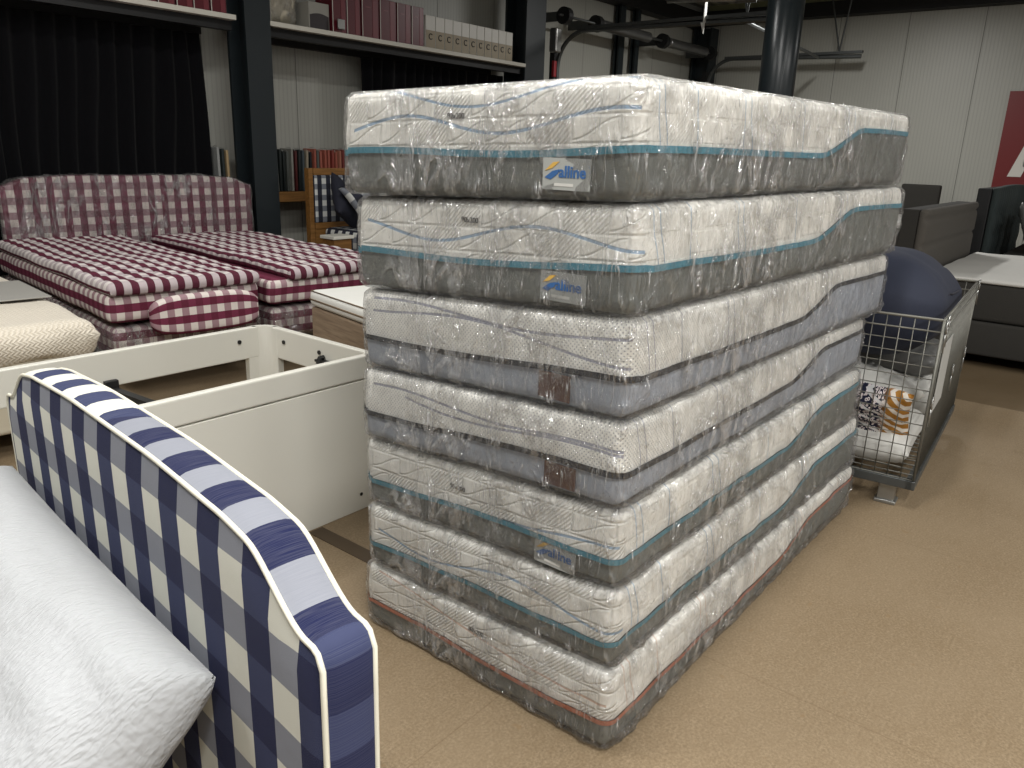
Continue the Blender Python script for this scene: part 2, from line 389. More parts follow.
def floor_mat():
    k = NT('chipboard_floor'); o, sp = k.obj()
    f = k.noise(o, 130, 3, .7); g = k.noise(o, 3.0, 3); g2 = k.noise(k.scale(o, (1, 1, 1)), 30, 3, .7)
    c = k.mix(k.rng(f, .3, .7), srgb(106, 91, 70), srgb(139, 122, 98))
    c = k.mix(k.rng(g2, .35, .7, 0, .5), c, srgb(114, 97, 74)); c = k.mix(k.rng(g, .35, .7, 0, .35), c, srgb(130, 114, 91))
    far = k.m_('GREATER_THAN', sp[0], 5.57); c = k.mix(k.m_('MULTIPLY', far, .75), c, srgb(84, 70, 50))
    for (ax, off) in ((0, .47), (1, .08)):
        e = k.m_('ABSOLUTE', k.m_('SUBTRACT', k.m_('FRACT', k.m_('DIVIDE', k.m_('ADD', sp[ax], off + 24.4), 1.22)), .5))
        c = k.mix(k.rng(e, .4978, .4992, 0, .35), c, srgb(90, 70, 48))
    sp_ = k.rng(k.noise(o, 18, 2), .70, .74, 0, .5); c = k.mix(sp_, c, srgb(120, 98, 70))
    k.principled(c, k.rng(g, .3, .7, .55, .7), 0, k.bump(f, .12, .002), .3); return k.m
def wall_mat(name, axis, off, panel, c0, c1):
    k = NT(name); o, sp = k.obj(); x = sp[axis]
    fr = k.m_('FRACT', k.m_('DIVIDE', k.m_('ADD', x, off), panel))
    e = k.m_('ABSOLUTE', k.m_('SUBTRACT', fr, .5)); seam = k.rng(e, .494, .498)
    rib = k.m_('SINE', k.m_('MULTIPLY', x, 2 * PI / .05)); rr = k.rng(rib, .2, .9)
    c = k.mix(k.noise(o, .8, 3), c0, c1); c = k.mix(k.m_('MULTIPLY', seam, .75), c, srgb(50, 50, 48)); c = k.mix(k.m_('MULTIPLY', rr, .14), c, srgb(90, 90, 88))
    h = k.m_('SUBTRACT', k.m_('MULTIPLY', rr, .35), k.m_('MULTIPLY', seam, 1.5))
    k.principled(c, .42, .0, k.bump(h, .35, .006), .5); return k.m
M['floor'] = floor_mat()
M['wallA'] = wall_mat('panel_wall_left', 0, -.08, 1.05, srgb(158, 158, 150), srgb(172, 172, 164))
M['wallB'] = wall_mat('panel_wall_right', 1, .63, 1.07, srgb(160, 160, 152), srgb(174, 174, 166))
def ceil_mat():
    k = NT('ceiling_sheet'); o, sp = k.obj(); r = k.m_('SINE', k.m_('MULTIPLY', sp[1], 2 * PI / .25))
    k.principled(k.mix(k.rng(r, -.2, .6), srgb(120, 120, 114), srgb(165, 165, 156)), .5, 0, k.bump(r, .5, .02), .4); return k.m
M['ceil'] = ceil_mat()

# ------------------------------------------------------------------ camera
A = R(38.5); P = R(16.7); RO = R(1.9); EYE = Vector((0, 0, 1.45))
f0 = Vector((cos(A) * cos(P), sin(A) * cos(P), -sin(P))); r0 = Vector((sin(A), -cos(A), 0)); u0 = r0.cross(f0)
rt = r0 * cos(RO) + u0 * sin(RO); up = -r0 * sin(RO) + u0 * cos(RO)
cam = bpy.data.objects.new('camera', bpy.data.cameras.new('camera')); COL.objects.link(cam)
cam.matrix_world = Matrix(((rt.x, up.x, -f0.x, EYE.x), (rt.y, up.y, -f0.y, EYE.y), (rt.z, up.z, -f0.z, EYE.z), (0, 0, 0, 1)))
cam.data.lens = 780 / 1024 * 36; cam.data.sensor_width = 36; cam.data.clip_start = .02; cam.data.clip_end = 100
bpy.context.scene.camera = cam

# ------------------------------------------------------------------ the setting
WA, WB, CZ = 7.25, 14.4, 4.05
def S(name, mb, mat, **k): return tag(mb.build(name, mat, **k), kind='structure')
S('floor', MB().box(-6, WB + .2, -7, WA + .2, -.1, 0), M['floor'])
S('wall_left', MB().box(-6, WB, WA, WA + .15, 0, CZ), M['wallA'])
S('wall_right', MB().box(WB, WB + .15, -7, WA + .15, 0, CZ), M['wallB'])
S('ceiling', MB().box(-6, WB + .2, -7, WA + .2, CZ, CZ + .1), M['ceil'])
S('trim_1', MB().box(1.655, 1.72, 1.2, 2.30, 0, .003), plain('floor_strip', srgb(70, 56, 38), .7))
S('trim_2', MB().box(WB - .25, WB, -7, WA, 3.73, 3.95), M['beam'])
S('trim_3', MB().box(-6, WB - .25, WA - .22, WA, 3.66, 3.9), M['beam'])
S('trim_4', MB().box(WB - .2, WB, -7, WA - .22, 3.955, CZ), plain('beam_edge_paint', srgb(120, 122, 90), .6))

def h_column(name, x0, x1, y0, y1, z1, label):
    t = .03; m = MB()
    m.box(x0, x1, y0, y0 + t, 0, z1); m.box(x0, x1, y1 - t, y1, 0, z1)
    m.box((x0 + x1) / 2 - .015, (x0 + x1) / 2 + .015, y0 + t, y1 - t, 0, z1); m.box(x0 - .05, x1 + .05, y0 - .05, y1 + .05, 0, .02)
    return tag(m.build(name, M['col_metal']), label, 'column')
h_column('steel_column', 4.31, 4.57, 6.56, 6.86, 3.98, 'dark steel column beside the right end of the burgundy checked headboard')
h_column('steel_column', 8.35, 8.75, 6.6, 6.95, 3.98, 'black steel column at the far end of the long shelf')
h_column('steel_column', 11.35, 11.50, 7.10, 7.2, 3.66, 'left one of two thin black posts behind the door springs')
h_column('steel_column', 11.85, 11.96, 7.10, 7.2, 3.66, 'right one of two thin black posts behind the door springs')
h_column('steel_column', 14.02, 14.32, 6.85, 7.2, 3.66, 'black steel column in the corner of the two panelled walls')
c = MB(); c.tube([(6.2, 2.45, 0), (6.2, 2.45, CZ - .02)], .133, 40)
tag(c.build('round_column', plain('dark_column_gloss', srgb(30, 38, 42), .28, var=.05), smooth=True), 'round dark steel column standing behind the mattress stack', 'column')

# curtains
def curtain(name, x0, x1, y, z0, z1, label, fold=.16, seed=0.0):
    n = int((x1 - x0) / .02); vs = []; fs = []; rows = 14
    for j in range(rows + 1):
        z = lerp(z0, z1, j / rows); am = lerp(.05, .03, j / rows)
        for i in range(n + 1):
            x = lerp(x0, x1, i / n)
            yy = y + am * sin(2 * PI * (x / fold + .9 * nz(x * 1.9, z * .5, seed))) + .02 * nz(x * 6, z * 1.2, seed)
            vs += [(x, yy, z), (x, yy + .012, z)]
    w = (n + 1) * 2
    for j in range(rows):
        for i in range(n):
            a = j * w + i * 2
            fs.append((a, a + 2, a + 2 + w, a + w)); fs.append((a + 1, a + 1 + w, a + 3 + w, a + 3))
    for i in range(n):
        a = i * 2; fs.append((a, a + 1, a + 3, a + 2)); a += rows * w; fs.append((a, a + 2, a + 3, a + 1))
    for j in range(rows):
        a = j * w; fs.append((a, a + w, a + w + 1, a + 1)); a = j * w + 2 * n; fs.append((a, a + 1, a + w + 1, a + w))
    return tag(mesh(name, vs, fs, M['curtain']), label, 'curtain')
curtain('curtain', 1.2, 4.14, 7.02, .02, 2.36, 'wide black curtain hanging behind the burgundy checked headboard')
curtain('curtain', 5.98, 8.3, 6.95, .02, 2.36, 'black curtain under the shelf, behind the top of the mattress stack', seed=4.0)

# shelves
def shelf(x0, x1, label):
    t = empty('wall_shelf', ((x0 + x1) / 2, 6.9, 2.4)); tag(t, label, 'shelf'); L = (x1 - x0) / 2
    MB().box(-L, L, -.32, .32, .058, .1, .004).build('shelf_board', M['shelf'], t)
    MB().box(-L, L, -.24, -.16, -.02, .058).box(-L, L, .26, .34, -.02, .058).build('support_rail', M['beam'], t)
shelf(1.0, 4.24, 'cream shelf board above the wide black curtain, left of the steel column')
shelf(4.56, 8.34, 'long cream shelf board right of the steel column, carrying burgundy and cream packs')
SZ = 2.501

def pack(name, x, w, h, style, label, group=None, y=6.6, d=.26, lean=0):
    t = empty(name, (x + w / 2, y + d / 2 + .02, SZ), 0); tag(t, label, 'box', group)
    if style == 'burg':
        MB().box(-w / 2, w / 2, -d / 2, d / 2, 0, h, .004).build('case', M['burg'], t)
        MB().box(w * .12, w * .42, -d / 2 - .003, -d / 2 + .001, .006, h - .006).build('light_panel', M['burg2'], t)
        MB().box(-w * .3, w * .0, -d / 2 - .002, -d / 2 + .001, h * .72, h * .75).build('title_line', M['burg2'], t)
        MB().box(-w / 2 - .001, -w / 2 + .006, -d / 2 - .004, -d / 2, 0, h).build('clear_edge', M['cream_card'], t)
    else:
        MB().box(-w / 2, w / 2, -d / 2, d / 2, 0, h, .004).build('case', M['cream_card'], t)
        MB().box(-w / 2 + .003, w / 2 - .006, -d / 2 - .003, -d / 2 + .001, .006, h * .55).build('beige_band', M['beige_card'], t)
        m = MB(); pts = [(-.0 + .028 * cos(a), -d / 2 - .005, h * .36 + .028 * sin(a)) for a in [R(45 + q * 15) for q in range(19)]]
        m.tube(pts, .005, 5).build('ring_mark', M['ink'], t)
    return t
# left shelf: a white pack, five burgundy ones
bx = [3.40, 3.56, 3.72, 3.87, 4.03]
nm = ['first', 'second', 'third', 'fourth', 'last']
for i, x in enumerate(bx): pack('bedding_pack', x, .145, .36, 'burg', 'burgundy pack on the shelf above the wide curtain, %s of five from the left' % nm[i], 'burgundy packs left of the column')
def bag(x, w, h, label, seed, mat):
    t = empty('pillow_bag', (x, 6.82, SZ)); tag(t, label, 'bag')
    o = cushion('pillow', w, h, .22, mat, t, 20, .05, .02, seed); o.rotation_euler = (R(90), 0, 0); o.location = (0, 0, h / 2)
    o = cushion('clear_bag', w * 1.04, h * 1.02, .25, M['film_far'], t, 24, .04, .03, seed + 2); o.rotation_euler = (R(90), 0, 0); o.location = (0, 0, h / 2 + .003)
bag(3.17, .42, .4, 'white pillow in a clear bag left of the burgundy packs', 1, M['sheet_white'])
bag(2.72, .4, .4, 'cream pillow in a clear bag at the left end of the shelf', 3, M['ivory'])
bag(4.84, .36, .46, 'large cream pillow in a shiny clear bag right of the steel column', 5, M['ivory'])
def flat_box(x, w, h, label):
    t = empty('storage_box', (x, 6.76, SZ)); tag(t, label, 'box')
    MB().box(-w / 2, w / 2, -.12, .12, 0, h, .004).build('case', M['grey_card'], t)
    m = MB(); pts = [(-w / 2 + .01, .01)] + [(lerp(-w / 2 + .01, w / 2 - .01, i / 8), h * .52 + .02 * sin(PI * i / 8)) for i in range(9)] + [(w / 2 - .01, .01)]
    m.prism(pts, 1, -.124, -.119).build('dark_label', M['dark_card'], t)
flat_box(5.18, .24, .24, 'grey box with a dark label between pillow bag and burgundy packs')
t = empty('fabric_roll', (4.65, 6.75, SZ)); tag(t, 'narrow grey pack standing against the steel column', 'box'); MB().box(-.05, -.0, -.1, .14, 0, .42, .01).build('case', M['grey_card'], t); MB().box(-.035, -.015, -.104, -.098, .01, .4).build('dark_strip', M['dark_card'], t)
xs = [(5.325, .17), (5.505, .17), (5.70, .22), (5.94, .22), (6.18, .195), (6.39, .18)]
nn = ['first and leftmost', 'second', 'third', 'fourth', 'fifth', 'last, next to the cream packs']
for i, (x, w) in enumerate(xs):
    pack('bedding_pack', x, w, .44 if i < 2 else .39, 'burg', 'burgundy pack on the long shelf, %s, counted from the left' % nn[i], 'burgundy packs on the long shelf')
x = 6.60; cw = [.15, .14, .13, .14, .125, .125, .13, .13, .12, .135, .125]
oo = ['first, beside the burgundy ones', 'second', 'third', 'fourth', 'fifth', 'sixth', 'seventh', 'eighth', 'ninth', 'tenth', 'last, at the shelf end']
for i, w in enumerate(cw):
    pack('bedding_pack', x, w, .33, 'cream', 'cream and beige pack with ring mark, %s, counted from the left' % oo[i], 'cream packs on the long shelf'); x += w + .006
t = empty('security_tag', (5.39, 6.585, SZ + .07)); tag(t, 'small silver tag on a burgundy pack just right of the grey box', 'tag')
MB().box(-.03, .05, -.01, .012, -.04, .05, .004).build('tag_body', M['steel'], t)

# sample books on the low oak shelf
t = empty('low_shelf', (5.0, 7.03, .92)); tag(t, 'low oak shelf along the wall holding the fabric sample sleeves', 'shelf')
MB().box(-.85, .95, -.14, .215, -.05, .05, .004).build('shelf_board', M['oak'], t)
for px in (-.8, .88): MB().box(px - .03, px + .03, -.05, .02, -.92, -.05).build('leg', M['black_metal'], t)
cols = [(60, 66, 64), (92, 96, 92), (40, 46, 46), (150, 150, 142), (70, 80, 78), (34, 36, 38), (120, 118, 108), (88, 40, 40), (74, 84, 88), (160, 150, 130)]
reds = [(150, 70, 60), (170, 96, 80), (128, 60, 56), (180, 120, 100)]
cmat = {}
def sleeve(x, i, c, label, group):
    if c not in cmat: cmat[c] = plain('sample_cloth', srgb(*c), .28, var=.25, sc=20, bump=.4, bsc=30)
    t = empty('fabric_sample', (x, 7.0, .971), 0, rot=(0, R(random.uniform(-1, 1.5)), R(random.uniform(-7, 7)))); tag(t, label, 'fabric sample', group)
    h = .41 + random.uniform(-.02, .02)
    MB().box(-.012, .012, -.09, .1, .004, h, .004).build('sample', cmat[c], t)
    MB().tube([(0, -.07, h - .01), (0, -.07, h + .008), (0, -.03, h + .012), (0, .0, h + .008), (0, 0, h - .01)], .003, 5).build('hanger_hook', M['steel'], t)
for i, x in enumerate([4.18, 4.225, 4.27]):
    sleeve(x, i, [(170, 172, 170), (60, 66, 66), (196, 170, 130)][i], ['pale grey fabric sample sleeve just right of the wide curtain', 'dark fabric sample sleeve second from the wide curtain', 'sand coloured fabric sample sleeve left of the steel column'][i], 'fabric samples left of the column')
for i in range(24):
    x = 4.66 + i * .047
    c = random.choice(cols) if i < 13 else random.choice(reds + cols[:2] + reds)
    sleeve(x, i, c, ('dark or grey fabric sample sleeve among those right of the steel column' if i < 13 else 'fabric sample sleeve in the reddish part of the row above the oak framed headboard'), 'dark fabric samples right of the column' if i < 13 else 'reddish fabric samples')

# ------------------------------------------------------------------ sectional door gear
def arc_track(x, y0, zv, z1, y1, z2, rad=.45):
    pts = [(x, y0, zv), (x, y0, z1 - rad)]
    pts += [(x, y0 - rad + rad * cos(a), z1 - rad + rad * sin(a)) for a in [R(q) for q in range(10, 91, 10)]]
    pts += [(x, y1, z2)]
    return pts
for (x, y0, z1, y1, z2, lab) in ((9.25, 6.75, 2.99, 3.75, 2.95, 'left curved steel guide track of the overhead door'), (13.85, 6.75, 3.1, 4.15, 3.05, 'right curved steel guide track near the corner column')):
    t = empty('door_track', (0, 0, 0)); tag(t, lab, 'door track')
    MB().tube(arc_track(x, y0, .0, z1, y1, z2), .032, 6).build('guide_rail', M['dull_steel'], t)
    MB().box(x - .05, x + .05, y0 + .03, y0 + .1, 0, 2.9).build('vertical_angle', M['black_metal'], t)
    MB().box(x - .05, x + .02, y1 - .02, y0 - .3, z2 + .045, z2 + .085).build('top_angle', M['dull_steel'], t)
    m = MB(); yh = y1 + .35
    m.tube([(x, yh, z2 + .08), (x + .02, yh + .25, CZ - .02)], .014, 5); m.tube([(x, yh, z2 + .08), (x - .02, yh - .1, CZ - .02)], .014, 5)
    m.build('hanger_strut', M['dull_steel'], t)
t = empty('white_bracket', (9.19, 4.62, 3.06)); tag(t, 'white perforated metal bracket hanging over the left door track', 'bracket')
m = MB(); m.box(-.03, .03, -.03, -.02, -.10, 1.0); m.box(-.03, .03, .02, .05, .25, 1.0); m.prism([(-.02, -.22), (.02, -.1), (-.03, -.1)], 0, -.01, .01); m.build('perforated_strip', plain('white_bracket_paint', srgb(225, 225, 220), .4), t)
t = empty('torsion_spring_shaft', (0, 0, 0)); tag(t, 'steel shaft with two torsion springs above the overhead door', 'door spring')
MB().tube([(9.2, 6.72, 3.2), (13.95, 6.72, 3.2)], .018, 8).build('shaft', M['dull_steel'], t, smooth=True)
for (a, b) in ((10.2, 11.6), (12.25, 13.6)):
    m = MB(); n = 30
    m.tube([(lerp(a, b, i / (n * 2)), 6.72, 3.2) for i in range(n * 2 + 1)], [(.076 if i % 2 else .058) for i in range(n * 2 + 1)], 14).build('spring', M['spring'], t, smooth=True)
for x in (9.33, 10.1, 12.05, 13.8):
    MB().tube([(x - .05, 6.72, 3.2), (x + .05, 6.72, 3.2)], .11, 16).build('cable_drum', M['black_metal'], t)
    MB().box(x - .02, x + .02, 6.8, 7.2, 3.14, 3.26).build('bracket', M['dull_steel'], t)
t = empty('door_opener', (9.0, 6.62, 2.8)); tag(t, 'grey door opener box with cable beside the black column', 'door opener')
MB().box(-.06, .06, -.06, .06, -.1, .2, .02).build('housing', M['steel'], t)
MB().tube([(0, .0, -.1), (0, 0, -.9), (.03, 0, -2.79)], .014, 6).build('cable', M['ink'], t)
MB().box(-.03, .03, -.02, .02, -.4, -.2, .008).build('red_handle', plain('red_plastic', srgb(150, 30, 40), .4), t)
t = empty('ceiling_rail', (0, 0, 0)); tag(t, 'short silver rail above the left door track', 'rail')
MB().tube([(8.9, 4.95, 3.18), (9.1, 4.0, 3.16)], .03, 8).build('tube', M['steel'], t, smooth=True); MB().tube([(9.05, 4.15, 3.16), (9.12, 3.95, 3.16)], .05, 10).tube([(8.95, 4.7, 3.18), (8.95, 4.7, CZ)], .012, 5).build('clamp', M['dull_steel'], t)
t = empty('ceiling_brace', (0, 0, 0)); tag(t, 'long thin steel brace bar running behind the round column', 'brace')
MB().tube([(9.4, 4.2, 2.98), (13.5, 4.7, 3.02)], .022, 6).tube([(9.4, 4.0, 2.98), (9.4, 4.4, 2.98)], .02, 6).build('bar', M['dull_steel'], t)

# ------------------------------------------------------------------ red sign on the right wall
t = empty('wall_sign', (WB - .02, 0, 0)); tag(t, 'large red wall sign with white capital letters on the right wall', 'sign')
MB().box(-.02, .015, -1.4, 2.07, .95, 2.53).build('panel', M['red_sign'], t)
def glyph(poly, name):
    m = MB(); m.prism(poly, 0, -.026, -.019); return m.build(name, M['sign_white'], t)
ay = 1.99
def gp(*p): return [(ay - a, b) for a, b in p]
glyph(gp((.10, 1.30), (.33, 2.02), (.50, 2.02), (.28, 1.30)), 'letter_stroke'); glyph(gp((.33, 2.02), (.50, 2.02), (.74, 1.30), (.56, 1.30)), 'letter_stroke')
glyph(gp((.28, 1.45), (.28, 1.58), (.6, 1.58), (.6, 1.45)), 'letter_bar')
glyph(gp((.25, 2.13), (.29, 2.28), (.62, 2.30), (.62, 2.13)), 'upper_letter')

# ------------------------------------------------------------------ mattress stack
W0 = .855
def rrect(L, W, r, step):
    """start at left end of the short (x=0) face (y=W), run to y=0, along the long face (y=0), round the far end"""
    pts = []; u = 0
    def seg(a, b, nrm):
        n = max(1, int(round((Vector(b) - Vector(a)).length / step)))
        for i in range(n): pts.append((lerp(a[0], b[0], i / n), lerp(a[1], b[1], i / n), nrm[0], nrm[1]))
    def arc(cx, cy, a0, a1):
        for i in range(6):
            a = lerp(a0, a1, i / 6); pts.append((cx + r * cos(a), cy + r * sin(a), cos(a), sin(a)))
    seg((0, W - r), (0, r), (-1, 0)); arc(r, r, PI, 1.5 * PI)
    seg((r, 0), (L - r, 0), (0, -1)); arc(L - r, r, 1.5 * PI, 2 * PI)
    seg((L, r), (L, W - r), (1, 0)); arc(L - r, W - r, 0, PI / 2)
    seg((L - r, W), (r, W), (0, 1)); arc(r, W - r, PI / 2, PI)
    out = []; prev = None
    for p in pts + [pts[0]]:
        if prev: u += math.hypot(p[0] - prev[0], p[1] - prev[1])
        out.append(p + (u,)); prev = p
    return out
CURZ = 0.0
ZK = [0, .238, .455, .663, .878, 1.115, 1.36, 1.60]
ZL = [0, -.03, -.045, -.04, -.038, -.048, -.035, -.02]       # sag towards the left end of the short face
ZF = [0, -.05, -.045, -.03, -.035, -.02, .008, .028]          # sag or rise towards the far end
def field(z, fx, fy):
    z = max(0, min(1.6, z))
    for i in range(7):
        if z <= ZK[i + 1]:
            t = (z - ZK[i]) / (ZK[i + 1] - ZK[i]); return lerp(ZL[i], ZL[i + 1], t) * max(0, fy) + lerp(ZF[i], ZF[i + 1], t) * max(0, fx)
    return 0
def shell(name, L, W, H, vf0, vf1, rows, mat, parent, off=0.0, capT=False, capB=False, r=.045, rc=.026, step=.025, disp=None, seed=0.0, lump=.004, vround=.018):
    path = rrect(L, W, rc, step); n = len(path); vs = []; uvs = []; fs = []
    def offs(v):
        r_ = vround
        if v < r_: return -(r_ - math.sqrt(max(0, r_ * r_ - (r_ - v) ** 2)))
        if v > H - r_: return -(r_ - math.sqrt(max(0, r_ * r_ - (v - H + r_) ** 2)))
        return .006 * sin(PI * v / H)
    def pt(q, v, u):
        o = offs(max(0, min(H, v))) + off
        x, y = q[0] + q[2] * o, q[1] + q[3] * o
        p = Vector((x, y, v))
        ll = lump * nz(x * 5 + seed, y * 5, v * 7 + seed) + lump * .6 * nz(x * 13 + seed, y * 13, v * 15)
        d = ll + (disp(u, v, p) if disp else 0)
        return p + Vector((q[2], q[3], 0)) * d
    for j in range(rows + 1):
        for i, q in enumerate(path):
            u = q[4]; v = lerp(vf0(u), vf1(u), j / rows)
            if capB or capT or name == 'wrap': v2 = v
            else: v2 = v
            vs.append(pt(q, v2, u)); uvs.append((u, v))
    for j in range(rows):
        for i in range(n - 1):
            fs.append((j * n + i, j * n + i + 1, (j + 1) * n + i + 1, (j + 1) * n + i))
    def cap(row, sgn):
        b = row * n; rings = [b]; 
        for k, t in enumerate((.96, .88, .75, .5, .25)):
            st = len(vs)
            for i, q in enumerate(path):
                p = vs[b + i]; cx, cy = L / 2, W / 2
                inn = min(W, L) / 2 * (1 - t)
                x = p.x + (cx - p.x) * (1 - t) * (W / L if abs(q[2]) > .5 else 1) if False else p.x
                # inset by a constant distance towards the middle
                d = (1 - t) * W / 2
                x = min(max(p.x, d), L - d); y = min(max(p.y, d), W - d)
                z = p.z - (sgn * .0025 * (1 - t) if name == 'wrap' else sgn * .004 * (1 - t))
                vs.append(Vector((x, y, z))); uvs.append((q[4], uvs[b + i][1] + (1 - t) * .4))
            rings.append(st)
        for a, c in zip(rings, rings[1:]):
            for i in range(n - 1):
                f = (a + i, a + i + 1, c + i + 1, c + i); fs.append(f if sgn > 0 else f[::-1])
        last = rings[-1]; f = tuple(range(last, last + n - 1)); fs.append(f if sgn > 0 else f[::-1])
    if capT: cap(rows, 1)
    if capB: cap(0, -1)
    for v in vs: v.z += field(CURZ + v.z, v.x / L, v.y / W)
    return mesh(name, vs, fs, mat, parent, uv=lambda co, nn, i: uvs[i])
def ridge(a): return max(0, 1 - abs(a) * 7)
def text_mesh(name, s, size, mat, parent, ext=.0008, bold=False):
    cu = bpy.data.curves.new(name, 'FONT'); cu.body = s; cu.size = size; cu.extrude = ext; cu.align_x = 'CENTER'; cu.align_y = 'CENTER'; cu.offset = size * .02 if bold else 0
    tmp = bpy.data.objects.new('tmp', cu); COL.objects.link(tmp)
    dg = bpy.context.evaluated_depsgraph_get(); me = bpy.data.meshes.new_from_object(tmp.evaluated_get(dg)); bpy.data.objects.remove(tmp)
    me.materials.clear(); me.materials.append(mat); o = bpy.data.objects.new(name, me); COL.objects.link(o); o.parent = parent
    return o
FACE = (R(90), 0, R(-90))       # text standing on the short face, looking towards -x
def mattress(idx, z, H, x0, y0, rz, L, W, style, h0, pipe, base, lines, label, tagx=None, sizex=None, sag=0.0, wob=0.0, rise=.075, tilt=0.0):
    global CURZ; CURZ = z
    t = empty('wrapped_mattress', (x0, y0, z), 0, rot=(tilt, 0, rz)); tag(t, label, 'mattress', 'mattresses in the stack')
    Hm = H - .009; Z = .0045
    def hs(u):
        s = u - W
        if u <= W: k = wob * sin(u * 6.5 + idx)
        elif u <= W + L: k = wob * sin(s * 4 + idx) * .5 + rise * sstep(1.0, 1.42, s)
        elif u <= 2 * W + L: k = rise
        else: k = rise * (1 - sstep(.6, 1.0, u - 2 * W - L))
        return h0 + k
    tk = ticking('ticking_%d' % idx, style, lines, W)
    cov = shell('cover', L, W, Hm, lambda u: hs(u) + .006, lambda u: Hm, 10, tk, t, capT=True, seed=idx * 3.1, lump=.006 if style == 'quilt' else .004)
    cov.location.z = Z
    bs = shell('border', L, W, Hm, lambda u: 0, lambda u: hs(u) - .006, 6, base, t, capB=True, seed=idx * 3.1, lump=.004, off=-.002)
    bs.location.z = Z
    st = shell('piping', L, W, Hm, lambda u: hs(u) - .0075, lambda u: hs(u) + .0075, 2, pipe, t, off=.0045, seed=idx * 3.1, lump=.005); st.location.z = Z
    # bag
    def wd(u, v, p):
        e = 0
        dc = min(abs(u - W), abs(u - W - L), abs(u))          # creases gather at the corners
        g = math.exp(-dc * 5)
        a = nz(u * 6 + v * 9 + idx * 5.3, v * 2.4, idx); b = nz(u * 9 - v * 12, v * 3.1 + idx, 4.4 + idx); c_ = nz(u * 3.3, v * 14 + u * 4, idx * 2.2)
        e += (.003 + .006 * g) * ridge(a) + (.002 + .006 * g) * ridge(b) + .003 * ridge(c_) * (1 if W < u < W + L else .3)
        lo = math.exp(-v / .03) * .006 + math.exp(-(Hm - v) / .03) * .003
        return e + lo
    Hw = H - .002
    wr = shell('plastic_wrap', L, W, Hw, lambda u: 0, lambda u: Hw, 18, M['film'], t, off=.006, capT=True, capB=True, seed=idx * 3.1, lump=.003, step=.0125, disp=wd, vround=.019)
    wr.location.z = .001
    # labels on the short face
    if tagx:
        yc = tagx; dz = field(z + .05, 0, yc / W)      # metres from the near corner
        if style == 'quilt':
            tg = empty('brand_tag', (-.0095, yc, Z + h0 * .50 + .001 + dz), 0, rot=FACE); tg.parent = t
            tb = MB().box(-.062, .062, -.033, .033, -.001, .001).build('tag_cloth', M['tagcloth'], tg)
            q = MB(); q.prism([(-.056, .006), (-.035, .024), (-.018, .026), (-.036, .012)], 2, .001, .0022); q.build('yellow_swoosh', M['tag_yellow'], tg)
            q = MB(); q.prism([(-.056, -.008), (-.036, .006), (-.018, .010), (-.022, .0), (-.04, -.012)], 2, .001, .0022); q.build('blue_swoosh', M['tag_blue'], tg)
            tx = text_mesh('tag_lettering', 'alline', .034, M['tag_blue'], tg, bold=True); tx.location = (.016, .004, .0016)
            MB().box(-.03, .02, -.025, -.019, .001, .0018).build('tag_caption', M['sheet_white'], tg)
        else:
            MB().box(-.0095, -.004, yc - .045, yc + .045, Z + .018 + dz, Z + h0 - .008 + dz, .001).build('leather_patch', M['leather'], t)
    if sizex:
        sx = text_mesh('size_print', sizex[2], .0185, M['ink'], t); sx.rotation_euler = FACE; sx.location = (-.0085, sizex[0], Z + sizex[1] + field(z + sizex[1], 0, sizex[0] / W))
    return t
TE, BK, OR = M['teal'], M['black_pipe'], M['orange']
q_lines = lambda a, b, ph: [(a, .022, .62, ph, .02, .875, .0048, 0.0), (b, .024, .7, ph + 1.4, .02, .875, .004, 0.0)]
Ls = [
 (7, .000, .238, 1.43, .80, 0, 1.97, .895, 'quilt', .085, OR, M['base_grey'], [(.20, .012, .9, 1, .03, .86, .0045, -.09)], 'bottom mattress of the stack, on the floor, with orange piping in clear plastic', None, (.43, .17, '80x200')),
 (6, .238, .217, 1.435, .81, 0, 1.97, .875, 'quilt', .072, TE, M['base_grey'], q_lines(.12, .3, 2.5), 'wrapped mattress with teal piping, second from the floor, above the orange piped one', None, None),
 (5, .455, .208, 1.44, .815, 0, 1.90, .875, 'quilt', .075, TE, M['base_grey'], [(.10, .016, .7, .4, .5, .85, .0045, -.03)], 'wrapped mattress with teal piping, third from the floor, directly under the black piped pair', .17, (.50, .135, '90x200')),
 (4, .663, .215, 1.435, .82, R(.6), 1.93, .865, 'dots', .083, BK, M['base_lav'], [(.165, .008, .6, 0, .02, .84, .0045, -.04), (.15, .016, .8, 2.0, .15, .84, .0045, -.05)], 'lower of two dotted white mattresses with black piping and brown patch', .16, None),
 (3, .878, .237, 1.435, .82, 0, 2.04, .865, 'dots', .090, BK, M['base_lav'], [(.20, .012, .8, .4, .02, .84, .0045, -.03), (.185, .018, .9, 5.2, .02, .84, .0045, -.06)], 'upper of two dotted white mattresses with black piping and brown patch', .19, None),
 (2, 1.115, .240, 1.43, .82, R(-.4), 2.05, .885, 'quilt', .095, TE, M['base_grey'], q_lines(.155, .42, 1.9), 'second mattress from the top of the stack, wide grey border and teal piping', .175, (.46, .185, '90x200')),
 (1, 1.355, .247, 1.415, .825, R(-.3), 2.02, .905, 'quilt', .098, TE, M['base_grey'], q_lines(.158, .218, 5.7), 'topmost mattress of the stack, teal piping, loosely creased plastic', .165, (.49, .175, '90x200')),
]
for a in Ls:
    mattress(a[0], a[1], a[2], a[3], a[4], a[5], a[6], a[7], a[8], a[9], a[10], a[11], a[12], a[13], a[14], a[15], wob=.006)

